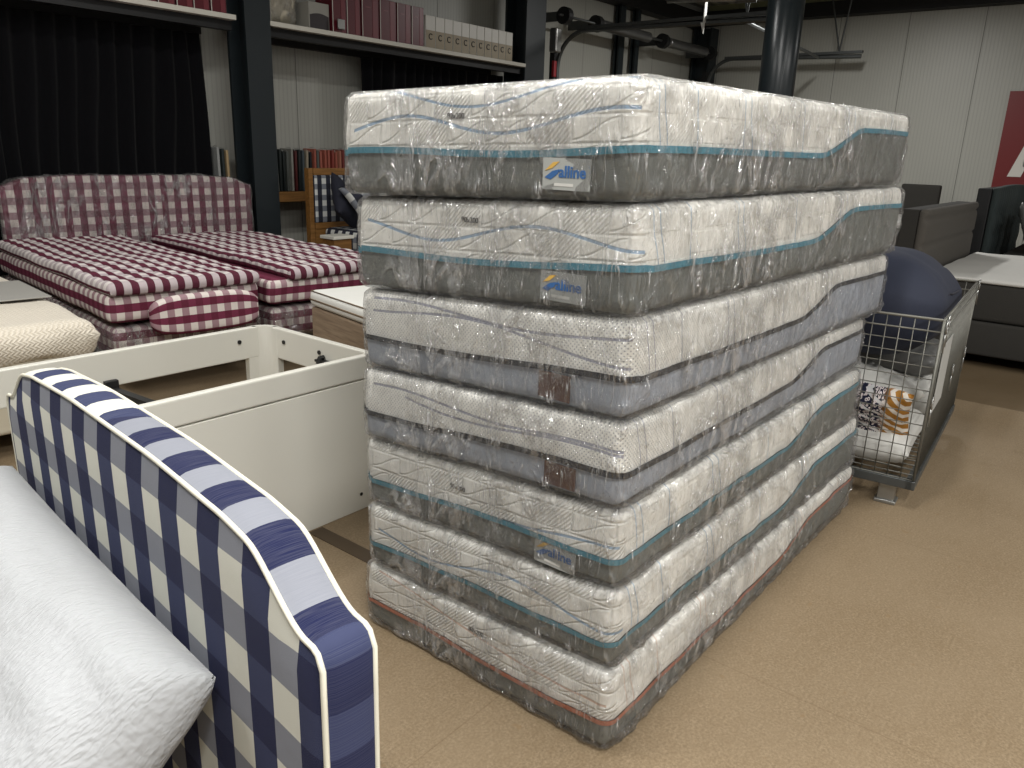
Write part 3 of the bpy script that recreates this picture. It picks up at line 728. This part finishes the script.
# ------------------------------------------------------------------ navy checked headboard in front
HBu = (Vector((.70, 2.24, 0)) - Vector((.55, .73, 0))).normalized()
hb_rz = math.atan2(HBu.y, HBu.x) - PI / 2
HBW, HBT = 1.515, .082
def hb_top(s):
    d = min(s, HBW - s)
    z = .79 + .028 * math.sqrt(max(0, 1 - (1 - min(d, .03) / .03) ** 2)) - .012
    z += .085 * sstep(.035, .20, d) + .018 * sstep(.12, .30, d) + .016 * sstep(.2, .6, d)
    return z
def arch_headboard(name, W, T, top, mat, piping, loc, rz, label, cat='headboard', n=90, wrap=False, uvs=1, pipe_r=.0045, z0=.02):
    """local: y = width, x = thickness (0 = front face), z up"""
    t = empty(name, loc, rz); tag(t, label, cat)
    ss = [W * (1 - cos(PI * i / n)) / 2 * .35 + W * i / n * .65 for i in range(n + 1)]
    outl = [(0, z0)] + [(s, top(s)) for s in ss] + [(W, z0)]
    # side outline with fine vertical steps
    pts = []
    for k in range(13): pts.append((0, lerp(z0, top(0), k / 13)))
    pts += [(s, top(s)) for s in ss]
    for k in range(12, -1, -1): pts.append((W, lerp(z0, top(W), k / 13)))
    arc = [0]
    for a, b in zip(pts, pts[1:]): arc.append(arc[-1] + math.hypot(b[0] - a[0], b[1] - a[1]))
    vs = []; uv = []; fs = []; rows = 14
    # faces: front (x=0) and back (x=T) column grids
    for side, x in ((0, 0), (1, T)):
        b = len(vs)
        for s in ss:
            for r_ in range(rows + 1):
                z = lerp(z0, top(s), r_ / rows)
                ed = min(min(s, W - s) / .03, (top(s) - z) / .03, 1); bul = .008 * math.sqrt(max(0, ed))
                vs.append(Vector((x + (-bul if side == 0 else bul), s, z))); uv.append((s, z))
        m = rows + 1
        for i in range(n):
            for r_ in range(rows):
                q = (b + i * m + r_, b + (i + 1) * m + r_, b + (i + 1) * m + r_ + 1, b + i * m + r_ + 1)
                fs.append(q[::-1] if side == 0 else q)
    b = len(vs); kx = 6
    s_of = lambda p: p
    arcmid = arc[min(range(len(pts)), key=lambda q: abs(pts[q][0] - W / 2))]
    for i, p in enumerate(pts):
        a_ = pts[max(0, i - 1)]; c_ = pts[min(len(pts) - 1, i + 1)]
        tx, tz = c_[0] - a_[0], c_[1] - a_[1]; l = math.hypot(tx, tz); nx_, nz_ = -tz / l, tx / l
        for k in range(kx + 1):
            x = T * k / kx; o = .008 * math.sqrt(max(0, 1 - (2 * k / kx - 1) ** 2))
            vs.append(Vector((x, p[0] + nx_ * o, p[1] + nz_ * o)))
            if p[0] <= 0.0001 or p[0] >= W - .0001: uv.append((.02 if p[0] < W / 2 else -.13, p[1]))
            elif p[0] < .03 or p[0] > W - .03: uv.append((.02, .80))
            else: uv.append((W / 2 + arc[i] - arcmid, .93 + .04 * (p[0] - .75) + (x - T / 2) * .02))
    for i in range(len(pts) - 1):
        for k in range(kx):
            q = (b + i * (kx + 1) + k, b + i * (kx + 1) + k + 1, b + (i + 1) * (kx + 1) + k + 1, b + (i + 1) * (kx + 1) + k); fs.append(q)
    uvl = uv
    o = mesh('panel', vs, fs, mat, t, uv=lambda co, nn, i: uvl[i])
    if piping:
        for x in (-.001, T + .001):
            MB().tube([(x, p[0], p[1]) for p in pts], pipe_r, 6).build('piping', piping, t, smooth=True)
    m = MB(); m.box(.01, T - .01, .1, .16, 0, z0 + .02); m.box(.01, T - .01, W - .16, W - .1, 0, z0 + .02)
    for q in (0, 1):
        MB().box(.01, T - .01, (.1, W - .16)[q], (.16, W - .1)[q], 0, z0 + .01).build('foot', M['black_metal'], t)
    if wrap:
        v2 = []; 
        def wrp(p):
            k = .006 + .012 * ridge(nz(p.y * 4, p.z * 5, p.x * 3)) ; c0 = Vector((T / 2, W / 2, p.z))
            return Vector((p.x + (k if p.x > T / 2 else -k), p.y + (k if p.y > W / 2 else -k), p.z + (k if p.z > top(min(max(p.y, 0), W)) - .02 else 0)))
        mesh('plastic_wrap', [wrp(v) for v in vs], fs, M['film_far'], t)
    return t
M['navy_check'] = gingham('navy_check', NAVY, .15, .12, .30)
arch_headboard('headboard', HBW, HBT, hb_top, M['navy_check'], M['pipe'], (.547, .742, -.008), hb_rz, 'navy and white checked headboard with cream piping in the foreground')

# bed belonging to it: mattress and white pillow, mostly out of frame
def mpt(loc, a, b):  # point from the headboard's near bottom corner: a metres away from its face, b along it
    pass
hbM = Matrix.Rotation(hb_rz, 4, 'Z')
def hbl(x, y, z): v = hbM @ Vector((x, y, 0)); return (.55 + v.x, .73 + v.y, z)
t = empty('bed_mattress', hbl(-.02, .45, 0), hb_rz); tag(t, 'white bed under the white pillow at the navy checked headboard', 'bed')
soft_box('mattress', -1.9, -.1, 0.15, 1.45, .06, .155, .04, M['sheet_white'], t, .1)
MB().box(-1.88, -.12, .17, 1.43, .03, .06, .005).build('base', M['ivory'], t)
for i, (fx, fy) in enumerate(((-1.8, .3), (-1.8, 1.3), (-.2, .3), (-.2, 1.3))): MB().tube([(fx, fy, 0), (fx, fy, .035)], .025, 12).build('leg', M['black_metal'], t, smooth=True)

p = cushion('pillow', .72, 1.15, .27, M['seersucker'], None, 80, .012, .014, 2.0, pw=7)
tag(p, 'white textured pillow leaning on the navy checked headboard', 'pillow')
p.rotation_euler = (0, R(-34), hb_rz); p.location = hbl(-.335, .86, .425)

# ------------------------------------------------------------------ white bed frame
t = empty('white_bed', (0, 0, 0)); tag(t, 'white painted bed frame without slats behind the navy checked headboard', 'bed')
wp = M['white_paint']
FX1, FY0, FY1 = 2.03, 2.31, 3.06
m = MB(); m.box(.9, FX1 - .05, FY0, FY0 + .028, .0, .555, .003); m.build('side_panel', wp, t)
m = MB(); m.box(.9, FX1 - .05, FY0 - .002, FY0 + .03, .559, .655, .008); m.build('panel_top_rail', wp, t)
def rail_x(x0, x1, y0, y1, z0, z1, name): return MB().box(x0, x1, y0, y1, z0, z1, .006).build(name, wp, t)
rail_x(-.2, FX1 - .07, FY1 - .035, FY1, .515, .655, 'far_rail')
rail_x(FX1 - .032, FX1, FY0 + .05, FY1 - .07, .515, .655, 'foot_rail')
# rounded corner posts with a cut-out
def corner_post(cx, cy, r, a0, a1, z0, z1):
    m = MB(); poly = []
    for i in range(9): a = lerp(a0, a1, i / 8); poly.append((cx + r * cos(a), cy + r * sin(a)))
    for i in range(8, -1, -1): a = lerp(a0, a1, i / 8); poly.append((cx + (r - .032) * cos(a), cy + (r - .032) * sin(a)))
    m.prism(poly, 2, z0, z1)
    return m
m = corner_post(FX1 - .09, FY1 - .09, .09, 0, PI / 2, .0, .655); m.build('corner_post', wp, t)
m = corner_post(FX1 - .05, FY0 + .05, .05, -PI / 2, 0, .0, .655); m.build('corner_post', wp, t)
MB().box(FX1 - .125, FX1 - .085, FY1 - .034, FY1 - .001, .0, .652, .003).box(FX1 - .033, FX1 - .001, FY1 - .115, FY1 - .085, .0, .652, .003).build('leg', wp, t)
MB().box(FX1 - .055, FX1 - .033, FY0 + .03, FY0 + .12, .0, .555, .003).build('leg', wp, t)
MB().box(-.2, -.12, FY1 - .06, FY1 - .036, 0, .515, .003).build('leg', wp, t)
MB().box(.9, .93, FY0 + .03, FY0 + .12, 0, .6, .003).build('leg', wp, t)
for (hx, hy, ax) in ((FX1 - .17, FY1 - .037, 1), (FX1 - .034, FY1 - .17, 0), (FX1 - .034, FY1 - .42, 0)):
    m = MB(); d = Vector((0, 1, 0)) if ax else Vector((1, 0, 0)); c0 = Vector((hx, hy, .60))
    m.tube([c0 - d * .004, c0 + d * .01], .009, 10).build('bolt_hole', M['black_hole'], t)
MB().tube([(FX1 - .035, FY1 - .45, .585), (FX1 - .055, FY1 - .45, .585), (FX1 - .065, FY1 - .45, .56)], .010, 6).box(FX1 - .06, FX1 - .034, FY1 - .5, FY1 - .42, .565, .575).build('hook', M['black_hole'], t)
MB().tube([(1.29, FY1 - .04, .50), (1.34, FY0 + .04, .50)], .022, 4).build('centre_bar', M['black_metal'], t)
MB().box(1.265, 1.315, FY1 - .06, FY1 - .036, .485, .545, .003).build('bar_bracket', M['black_metal'], t)
m = MB(); c0 = Vector((1.93, FY0 - .001, .07)); m.tube([c0, c0 + Vector((0, .01, 0))], .008, 10).build('bolt_hole', M['black_hole'], t)

# ------------------------------------------------------------------ burgundy checked beds
BR = R(-6)
def puff(p, seed, zt):
    if p.z < zt - .03: k = .3
    else: k = 1
    a = abs(sin(PI * p.x / .17)) * abs(sin(PI * p.y / .17))
    return Vector((p.x, p.y, p.z + k * (.016 * (a ** .5) - .010) + .012 * nz(p.x * 2 + seed, p.y * 2, seed)))
BEDS = []
def burg_bed(loc, W, L, ztop, label, seed, tin=0.0):
    t = empty('checked_bed', loc, BR); tag(t, label, 'bed', 'burgundy checked beds')
    def tuv(co, n, i):
        if abs(n.z) > .5: return (co.x + .045, co.y)
        if abs(n.y) > abs(n.x): return (co.x + .045, co.y - co.z)
        return (co.z - .02, co.y)
    soft_box('topper', tin, W - .01, .0, L, ztop - .075, ztop, .033, M['burg_top'], t, .028, 3, lambda p: puff(p, seed, ztop), tuv)
    m1 = soft_box('mattress', .0, W, .04, L, ztop - .235, ztop - .072, .045, M['burg_side'], t, .06, 4, lambda p: p + Vector((.008 * nz(p.y * 3, p.z * 9, seed), .012 * nz(p.x * 4, p.z * 8, seed), 0)), box_uv(False) if False else (lambda co, n, i: (co.z + .02, co.x if abs(n.y) >= abs(n.x) else co.y)))
    soft_box('base', .02, W - .02, .06, L, .246, ztop - .262, .03, M['burg_side'], t, .1, 3, None, lambda co, n, i: (co.z, co.x if abs(n.y) >= abs(n.x) else co.y))
    wr = soft_box('plastic_wrap', .005, W - .005, .035, L + .01, .236, ztop - .258, .03, M['film_far'], t, .03, 3, lambda p: p + Vector((0, -.014 * ridge(nz(p.x * 6, p.z * 8, seed)) if p.y < .3 else 0, 0)) + Vector((-.014 * ridge(nz(p.y * 6, p.z * 8, seed)) if p.x < .2 else 0, 0, 0)))
    BEDS.append(t)
    for fx in (.12, W - .12):
        for fy in (1.1, L - .2): MB().tube([(fx, fy, 0), (fx, fy, .25)], .03, 12).build('leg', M['black_metal'], t, smooth=True)
burg_bed((1.885, 4.30, 0), .90, 2.33, .689, 'burgundy checked bed, left of the pair, with the checked bolster at its foot', 1.0)
burg_bed((2.83, 4.19, 0), 1.0, 2.26, .689, 'burgundy checked bed, right of the pair, nearest the steel column', 5.0, .13)
def top1(s):
    d = min(s, 1.98 - s); return 1.065 + .06 * sstep(0, .19, d) + .02 * sstep(.1, .55, d)
t = arch_headboard('headboard', 1.98, .09, top1, gingham('burgundy_check_headboard', BURG, .108, .0, .35), None, (4.20, 6.47, 0), R(90) + BR, 'wide burgundy and white checked headboard wrapped in plastic', wrap=True)
t.rotation_euler = (0, 0, R(90) + BR); 
# the bolster
def bol(p):
    a = (p.x - .325) / .325; z = p.z
    return Vector((p.x, p.y, .11 + (z - .11) * (.35 + .65 * max(0, 1 - abs(a) ** 4) ** .5)))
bo = soft_box('bolster', 0, .65, 0, .08, 0, .232, .035, M['burg_side'], BEDS[0], .03, 4, bol, lambda co, n, i: (co.z + .012, co.x))
bo.location = (.20, -.05, .365); bo.rotation_euler = (R(-3), 0, 0); bo['label'] = 'rounded checked bolster leaning on the foot of the bed'

# ------------------------------------------------------------------ cream quilt bed at the left
t = empty('quilted_bed', (1.62, 3.84, .05), BR); tag(t, 'bed with a cream zigzag quilt left of the checked beds', 'bed')
MB().box(-1.5, -.03, .03, 2.05, .06, .40, .02).build('base', M['ivory'], t)
def qd(p):
    d = .012 * nz(p.x * 5, p.y * 5, p.z * 9) + .02 * ridge(nz(p.x * 7, p.y * 3, p.z * 6)) * (1 if p.z < .5 else .2)
    return p + Vector((d if p.x > -.05 else 0, -d if p.y < .05 else 0, .012 * nz(p.x * 3, p.y * 3, 2) - (.02 * nz(p.x * 6, p.y * 6, 5) if p.z < .4 else 0)))
soft_box('quilt', -1.55, .0, .0, 2.1, .37, .56, .075, M['quilt'], t, .035, 5, qd)
for fx in (-1.4, -.1):
    for fy in (.15, 1.9): MB().tube([(fx, fy, -.05), (fx, fy, .07)], .03, 12).build('leg', M['black_metal'], t, smooth=True)
t = empty('paper_folder', (1.66, 4.46, .624), BR); tag(t, 'flat grey paper sheet lying on the cream quilt', 'paper sheet')
MB().box(-.62, 0, 0, .62, .0, .006, .002).build('sheet', M['paper'], t)
MB().box(-.60, -.30, .05, .12, .0062, .0075).build('print', M['grey_card'], t)
t = empty('side_table', (1.60, 6.25, 0), BR); tag(t, 'small dark table with white papers behind the cream quilt bed', 'table')
MB().box(-.5, .12, -.15, .3, .50, .54, .005).build('table_top', M['black_metal'], t); MB().box(-.4, -.05, -.1, .15, .541, .55).build('paper', M['sheet_white'], t)
for a, b in ((-.45, -.1), (.07, -.1), (-.45, .25), (.07, .25)): MB().box(a - .02, a + .02, b - .02, b + .02, 0, .5).build('leg', M['black_metal'], t)

# ------------------------------------------------------------------ wood boxes bed with white topper
t = empty('divan_bed', (2.715, 3.67, 0), R(-11)); tag(t, 'grey brown wood-look box bed with a white topper beside the stack', 'bed')
soft_box('topper', .0, 1.95, -.88, .0, .555, .65, .035, M['topper_white'], t, .06, 4)
MB().tube([(-.001, -.86, .60), (-.001, -.02, .60), (.02, .001, .60), (1.9, .001, .60)], .005, 6).build('piping', M['brown_pipe'], t, smooth=True)
MB().tube([(.01, -.86, .645), (.01, -.02, .645), (1.9, -.01, .645)], .004, 6).build('piping', M['brown_pipe'], t, smooth=True)
MB().box(.01, 1.94, -.87, -.01, .30, .552, .012).build('box_section', M['greyoak'], t)
MB().box(-.0, 1.94, -.87, -.005, .06, .29, .012).build('box_section', M['greyoak'], t)
MB().box(.004, .015, -.78, -.76, .315, .545, .002).build('edge_strip', M['beech'], t)
for fx in (.1, 1.8):
    for fy in (-.8, -.08): MB().tube([(fx, fy, 0), (fx, fy, .07)], .03, 12).build('leg', M['black_metal'], t, smooth=True)

# ------------------------------------------------------------------ oak framed headboard, black checked bed and cushions
t = empty('headboard', (4.80, 6.40, -.03)); tag(t, 'oak framed headboard with a black and white checked panel', 'headboard')
Wd = 1.15
MB().box(0, .05, 0, .07, 0.03, 1.25, .004).build('post', M['oak'], t); MB().box(Wd - .05, Wd, 0, .07, 0.03, 1.25, .004).build('post', M['oak'], t)
MB().box(.06, Wd - .06, .0, .07, 1.185, 1.25, .004).build('top_rail', M['oak'], t); MB().box(.06, Wd - .06, .0, .07, .67, .73, .004).build('bottom_rail', M['oak'], t)
soft_box('checked_panel', .06, Wd - .06, -.005, .05, .73, 1.185, .015, gingham('black_check_panel', BLK, .105, .1), t, .1, 3)
MB().box(.06, Wd - .06, .01, .06, .02, .67).build('lower_panel', M['oak'], t)
t = empty('checked_bed', (4.92, 4.6, 0)); tag(t, 'black and white checked bed in front of the oak framed headboard', 'bed')
soft_box('mattress', 0, .95, 0, 1.76, .42, .66, .05, M['blk_check'], t, .1, 4)
soft_box('base', .01, .94, .01, 1.75, .08, .415, .02, M['blk_check'], t, .2, 3)
for fx in (.1, .85):
    for fy in (.1, 1.6): MB().tube([(fx, fy, 0), (fx, fy, .09)], .03, 10).build('leg', M['black_metal'], t, smooth=True)
p = cushion('cushion', .46, .46, .16, M['navy_cushion'], None, 24, .08, .01, 4.0); tag(p, 'plain dark navy cushion against the oak framed headboard', 'cushion'); p.rotation_euler = (R(66), R(30), R(20)); p.location = (5.06, 6.17, .90)
p = cushion('cushion', .46, .46, .17, M['blk_cush'], None, 24, .08, .01, 7.0); tag(p, 'black and white checked cushion tilted on its corner', 'cushion'); p.rotation_euler = (R(62), R(-25), R(-8)); p.location = (5.13, 5.88, .96)
t = empty('bedside_table', (4.42, 5.55, 0)); tag(t, 'small white bedside table between checked bed and oak headboard', 'table')
MB().box(.10, .34, .15, .35, .62, .65, .006).build('table_top', M['white_paint'], t); MB().box(.12, .32, .17, .33, .2, .618, .004).build('cabinet', M['oak'], t)
for a, b in ((.14, .19), (.3, .19), (.14, .31), (.3, .31)): MB().box(a - .015, a + .015, b - .015, b + .015, 0, .2).build('leg', M['oak'], t)

# ------------------------------------------------------------------ wire cage with bedding
CR = R(4.2); CX, CY = 3.515, .575
t = empty('wire_cage', (CX, CY, 0), CR); tag(t, 'galvanised wire mesh cage on feet, filled with cushions, right of the stack', 'wire cage')
CL, CWd, z0, z1 = 1.38, .74, .12, .845
def grid(a_len, fixed, axis, name, pitch=.05, za=z0 + .02, zb=z1):
    m = MB(); n = int(a_len / pitch)
    for i in range(n + 1):
        a = a_len * i / n
        p0, p1 = ((a, fixed, za), (a, fixed, zb)) if axis == 0 else ((fixed, a, za), (fixed, a, zb))
        m.tube([p0, p1], .0024, 5)
    k = int((zb - za) / pitch)
    for j in range(k + 1):
        z = lerp(za, zb, j / k); o = .004
        p0, p1 = ((0, fixed + o, z), (a_len, fixed + o, z)) if axis == 0 else ((fixed + o, 0, z), (fixed + o, a_len, z))
        m.tube([p0, p1], .0024, 5)
    return m.build(name, M['wire'], t, smooth=True)
grid(CWd, 0, 1, 'front_mesh'); grid(CWd, CL, 1, 'back_mesh'); grid(CL, 0, 0, 'side_mesh'); grid(CL, CWd, 0, 'side_mesh')
m = MB()
for (a, b) in (((0, 0), (CL, 0)), ((CL, 0), (CL, CWd)), ((CL, CWd), (0, CWd)), ((0, CWd), (0, 0))):
    m.tube([(a[0], a[1], z1), (b[0], b[1], z1)], .006, 8); m.tube([(a[0], a[1], z1 - .05), (b[0], b[1], z1 - .05)], .004, 6)
m.build('top_rim', M['wire'], t, smooth=True)
for (x, y) in ((0, 0), (CL, 0), (CL, CWd), (0, CWd)): MB().tube([(x, y, z0), (x, y, z1)], .006, 8).build('corner_rod', M['wire'], t, smooth=True)
MB().box(-.01, CL + .01, -.01, .03, z0 - .02, z0 + .02, .003).box(-.01, CL + .01, CWd - .03, CWd + .01, z0 - .02, z0 + .02, .003).box(-.01, .03, 0, CWd, z0 - .02, z0 + .02, .003).box(CL - .03, CL + .01, 0, CWd, z0 - .02, z0 + .02, .003).build('bottom_frame', M['dull_steel'], t)
m = MB()
for i in range(22): m.tube([(CL * i / 21, 0, z0 + .022), (CL * i / 21, CWd, z0 + .022)], .003, 5)
m.build('floor_mesh', M['wire'], t, smooth=True)
for (x, y) in ((.06, .1), (CL - .06, .1), (.06, CWd - .1), (CL - .06, CWd - .1)):
    MB().box(x - .03, x + .03, y - .035, y + .035, .015, z0 - .02, .004).box(x - .04, x + .04, y - .045, y + .045, 0, .016, .004).build('foot', M['steel'], t)
for (x, zz) in ((.06, z1), (.03, .5), (CL - .04, z1), (CL * .52, .5), (CL - .1, .48), (.02, z1 - .02)):
    pts = [(x + .018 * cos(a), -.012, zz - .01 + .026 * sin(a)) for a in [R(q * 30) for q in range(13)]]
    MB().tube(pts, .004, 6).tube([(x, -.01, zz - .03), (x + .01, -.012, zz - .12)], .0035, 5).build('hook', M['steel'], t, smooth=True)
MB().box(.12, .42, -.008, -.005, .42, .72, .001).build('label_card', M['greycard'], t)
cM = Matrix.Rotation(CR, 4, 'Z')
def cg(x, y, z): v = cM @ Vector((x, y, 0)); return (CX + v.x, CY + v.y, z)
ins = z0 + .026
p = cushion('folded_duvet', .62, .66, .15, M['sheet_white'], None, 30, .03, .012, 1.0, pw=8); tag(p, 'white folded duvet at the bottom of the wire cage', 'duvet'); p.rotation_euler = (0, 0, CR); p.location = cg(.34, .37, ins + .085)
p = cushion('cushion', .30, .62, .14, M['flowers'], None, 30, .05, .01, 2.0); tag(p, 'patterned cushion with navy, pink and ochre print in the wire cage', 'cushion'); p.rotation_euler = (R(0), R(58), CR); p.location = cg(.12, .37, ins + .235)
p = cushion('pillow', .5, .66, .15, M['sheet_white'], None, 30, .04, .012, 5.0); tag(p, 'cream pillow above the patterned cushion in the wire cage', 'pillow'); p.rotation_euler = (R(13), R(8), CR); p.location = cg(.36, .39, ins + .325)
p = cushion('folded_duvet', .6, .64, .22, M['sheet_white'], None, 24, .03, .012, 9.0, pw=8); tag(p, 'white duvet seen through the long side of the wire cage', 'duvet'); p.rotation_euler = (0, 0, CR); p.location = cg(1.02, .36, ins + .14)
p = cushion('folded_duvet', .5, .62, .14, M['greysatin'], None, 24, .03, .012, 9.5, pw=8); tag(p, 'grey bedding filling the far end of the wire cage', 'duvet'); p.rotation_euler = (0, 0, CR); p.location = cg(1.05, .36, ins + .32)
# big navy cushion bulging out
vs, fs = soft_grid(0, 0, 0, 1.16, .68, .50, .24, .05, 9)
def nb(v):
    k = .012 * ridge(nz(v.x * 2, v.y * 3, v.z * 2) ) - .01 * ridge(nz(v.y * 2.2 + 3, v.x * 2, v.z * 3))
    w = 1 + .06 * nz(v.x * 2, v.y * 2, v.z * 2)
    zz = v.z * w
    if v.z > 0: zz *= (1 - .5 * (v.x / .58) ** 2 * .55)
    zz *= 1 - .30 * (v.y / .34) ** 2 if v.z > 0 else 1
    return Vector((v.x * .98, v.y * .98, zz + k))
p = mesh('bean_cushion', [nb(v) for v in vs], fs, M['navy']); tag(p, 'huge navy blue cushion bulging out of the wire cage', 'cushion'); p.location = cg(.71, .37, .81); p.rotation_euler = (0, R(4), CR)
m = MB(); pts = []
for q in range(25):
    a = R(-85 + q * 170 / 24); v_ = nb(Vector((.0 + .56 * sin(a), -.335 * cos(a) ** .35 if cos(a) > 0 else 0, .06 + .02 * cos(2 * a)))); pts.append(v_ + Vector((0, -.004, 0)))
m.tube(pts, .005, 6).build('seam', M['navy_cushion'], p, smooth=True)
# ------------------------------------------------------------------ upholstered beds on the right
t = empty('box_bed', (6.6, 1.27, 0)); tag(t, 'dark grey box bed with a white topper in front of the channelled headboard', 'bed')
soft_box('topper', .0, 2.1, -2.2, .0, .622, .655, .016, M['sheet_white'], t, .1, 4, lambda p: p + Vector((0, 0, .01 * nz(p.x * 3, p.y * 3))))
soft_box('mattress', .01, 2.09, -2.19, -.01, .345, .62, .03, M['dkgrey'], t, .3, 3)
soft_box('base', .0, 2.1, -2.2, .0, .09, .34, .02, M['dkgrey'], t, .3, 3)
for x, y in ((.1, -.1), (2.0, -.1), (.1, -2.1), (2.0, -2.1)): MB().box(x - .04, x + .04, y - .04, y + .04, 0, .095).build('foot', M['black_metal'], t)
t = empty('headboard', (6.52, 1.30, 0)); tag(t, 'taupe headboard with horizontal stitched channels at the white topped bed', 'headboard')
def chan(p):
    z = p.z; g = 0
    if p.y < .03: 
        for zc in (.62, .85, 1.05): g = max(g, math.exp(-((z - zc) / .012) ** 2))
    return p + Vector((0, .02 * g, 0))
soft_box('padding', .0, 2.05, 0, .07, .05, 1.125, .03, M['taupe'], t, .02, 4, chan)
MB().box(.01, 2.04, .071, .19, .0, 1.12, .01).build('back_frame', M['dkgrey'], t)
t = empty('box_bed', (9.15, 1.12, 0)); tag(t, 'dark bed with cushions behind the white topped bed', 'bed')
soft_box('mattress', .0, 1.9, -2.2, .0, .42, .62, .04, M['dkgrey'], t, .3, 3); soft_box('base', .0, 1.9, -2.2, .0, .06, .415, .02, M['dkgrey'], t, .3, 3)
for x, y in ((.1, -.1), (1.8, -.1), (.1, -2.1), (1.8, -2.1)): MB().box(x - .04, x + .04, y - .04, y + .04, 0, .065).build('foot', M['black_metal'], t)
t = empty('headboard', (9.05, 1.24, 0)); tag(t, 'slate blue headboard with vertical tufted folds below the red sign', 'headboard')
def tuf(p):
    if p.y < .03 and p.z > .5:
        return p + Vector((0, -.015 * abs(sin(PI * p.x / .13)) - .01 * abs(sin(PI * p.z / .2)), .02 * sin(PI * min(1, max(0, p.x / 2.1))) * (1 if p.z > 1.1 else 0)))
    return p + Vector((0, 0, .02 * sin(PI * min(1, max(0, p.x / 2.1))) * (1 if p.z > 1.1 else 0)))
soft_box('padding', .0, 2.1, 0, .045, .03, 1.245, .02, M['slate'], t, .03, 4, tuf)
MB().box(.0, 2.1, .048, .17, .0, 1.235, .01).build('back_frame', M['black_metal'], t)
for (w, h, mt, rx, ry, rz_, loc, lb) in (
    (.5, .5, 'greysatin', 68, 4, -8, (9.50, .92, .87), 'shiny grey cushion leaning on the slate headboard'),
    (.48, .48, 'tan_fur', 64, -6, -14, (9.80, .56, .88), 'tan and brown plush cushion right of the shiny grey cushion'),
    (.5, .4, 'rose', 62, 0, -12, (9.40, .30, .80), 'dull red cushion in front of the tan plush one'),
    (.55, .5, 'sheet_white', 70, 0, -4, (10.25, .90, .93), 'white cushion behind the tan plush one')):
    p = cushion('cushion', w, h, .17, M[mt], None, 22, .07, .012, w * 10 + rx); tag(p, lb, 'cushion'); p.rotation_euler = (R(rx), R(ry), R(rz_)); p.location = loc
t = empty('headboard', (13.6, 2.62, 0)); tag(t, 'small dark grey headboard far back against the right wall', 'headboard')
soft_box('padding', 0, .12, .0, .56, .05, 1.14, .03, M['dkgrey'], t, .1, 3); MB().box(.125, .18, .02, .54, 0, 1.1).build('back_frame', M['black_metal'], t)
t = empty('box_bed', (11.5, 2.4, 0)); tag(t, 'white topped dark bed at the small far headboard', 'bed')
soft_box('topper', 0, 2.05, 0, .85, .60, .68, .03, M['sheet_white'], t, .3, 3); soft_box('base', 0, 2.05, 0, .85, .06, .595, .02, M['dkgrey'], t, .3, 3)
for x, y in ((.1, .1), (1.9, .1), (.1, .75), (1.9, .75)): MB().box(x - .04, x + .04, y - .04, y + .04, 0, .065).build('foot', M['black_metal'], t)

# ------------------------------------------------------------------ light
def area(x, y, z, sx, sy, e, col=(1, .97, .92), rz=0.0, tilt=(0, 0)):
    l = bpy.data.lights.new('key_fill_lamp', 'AREA'); l.shape = 'RECTANGLE'; l.size = sx; l.size_y = sy; l.energy = e; l.color = col  # shared by the main overhead lamp and the added fills
    o = bpy.data.objects.new('key_fill_lamp', l); COL.objects.link(o); o.location = (x, y, z); o.rotation_euler = (tilt[0], tilt[1], rz); return o
CW = (1, .985, .955)
area(-.2, -.9, 3.5, 1.5, .22, 165, CW)
area(3.6, -2.2, 3.6, 1.5, .18, 55, CW)
area(-.2, 3.0, 3.6, .22, 1.5, 90, CW)  # unseen fill, placed to brighten the floor inside the white bed frame
area(1.9, .9, 3.8, 1.5, .18, 60, CW)
area(1.6, -3.0, 3.0, 1.6, .10, 105, CW)  # unseen thin lamp, added for glints on the stack's plastic
area(5.5, -2.6, 3.2, 1.6, .10, 75, CW)  # second added strip, more glints along the long wrapped side
area(10.5, 3.5, 3.8, 1.5, .2, 155, CW)  # fill added near the right wall to lift its brightness
area(10.5, -2.0, 3.8, 1.5, .2, 30, CW)
area(3.4, 4.0, 3.8, 1.5, .2, 45, CW)  # added fill that lightens the left wall and shelves
w = bpy.data.worlds.new('world'); bpy.context.scene.world = w; w.use_nodes = True
w.node_tree.nodes['Background'].inputs[0].default_value = (1, .97, .93, 1); w.node_tree.nodes['Background'].inputs[1].default_value = .34
sc = bpy.context.scene
sc.view_settings.view_transform = 'Standard'; sc.view_settings.look = 'None'; sc.view_settings.gamma = 1; sc.view_settings.exposure = 0.12; sc.view_settings.use_curve_mapping = False
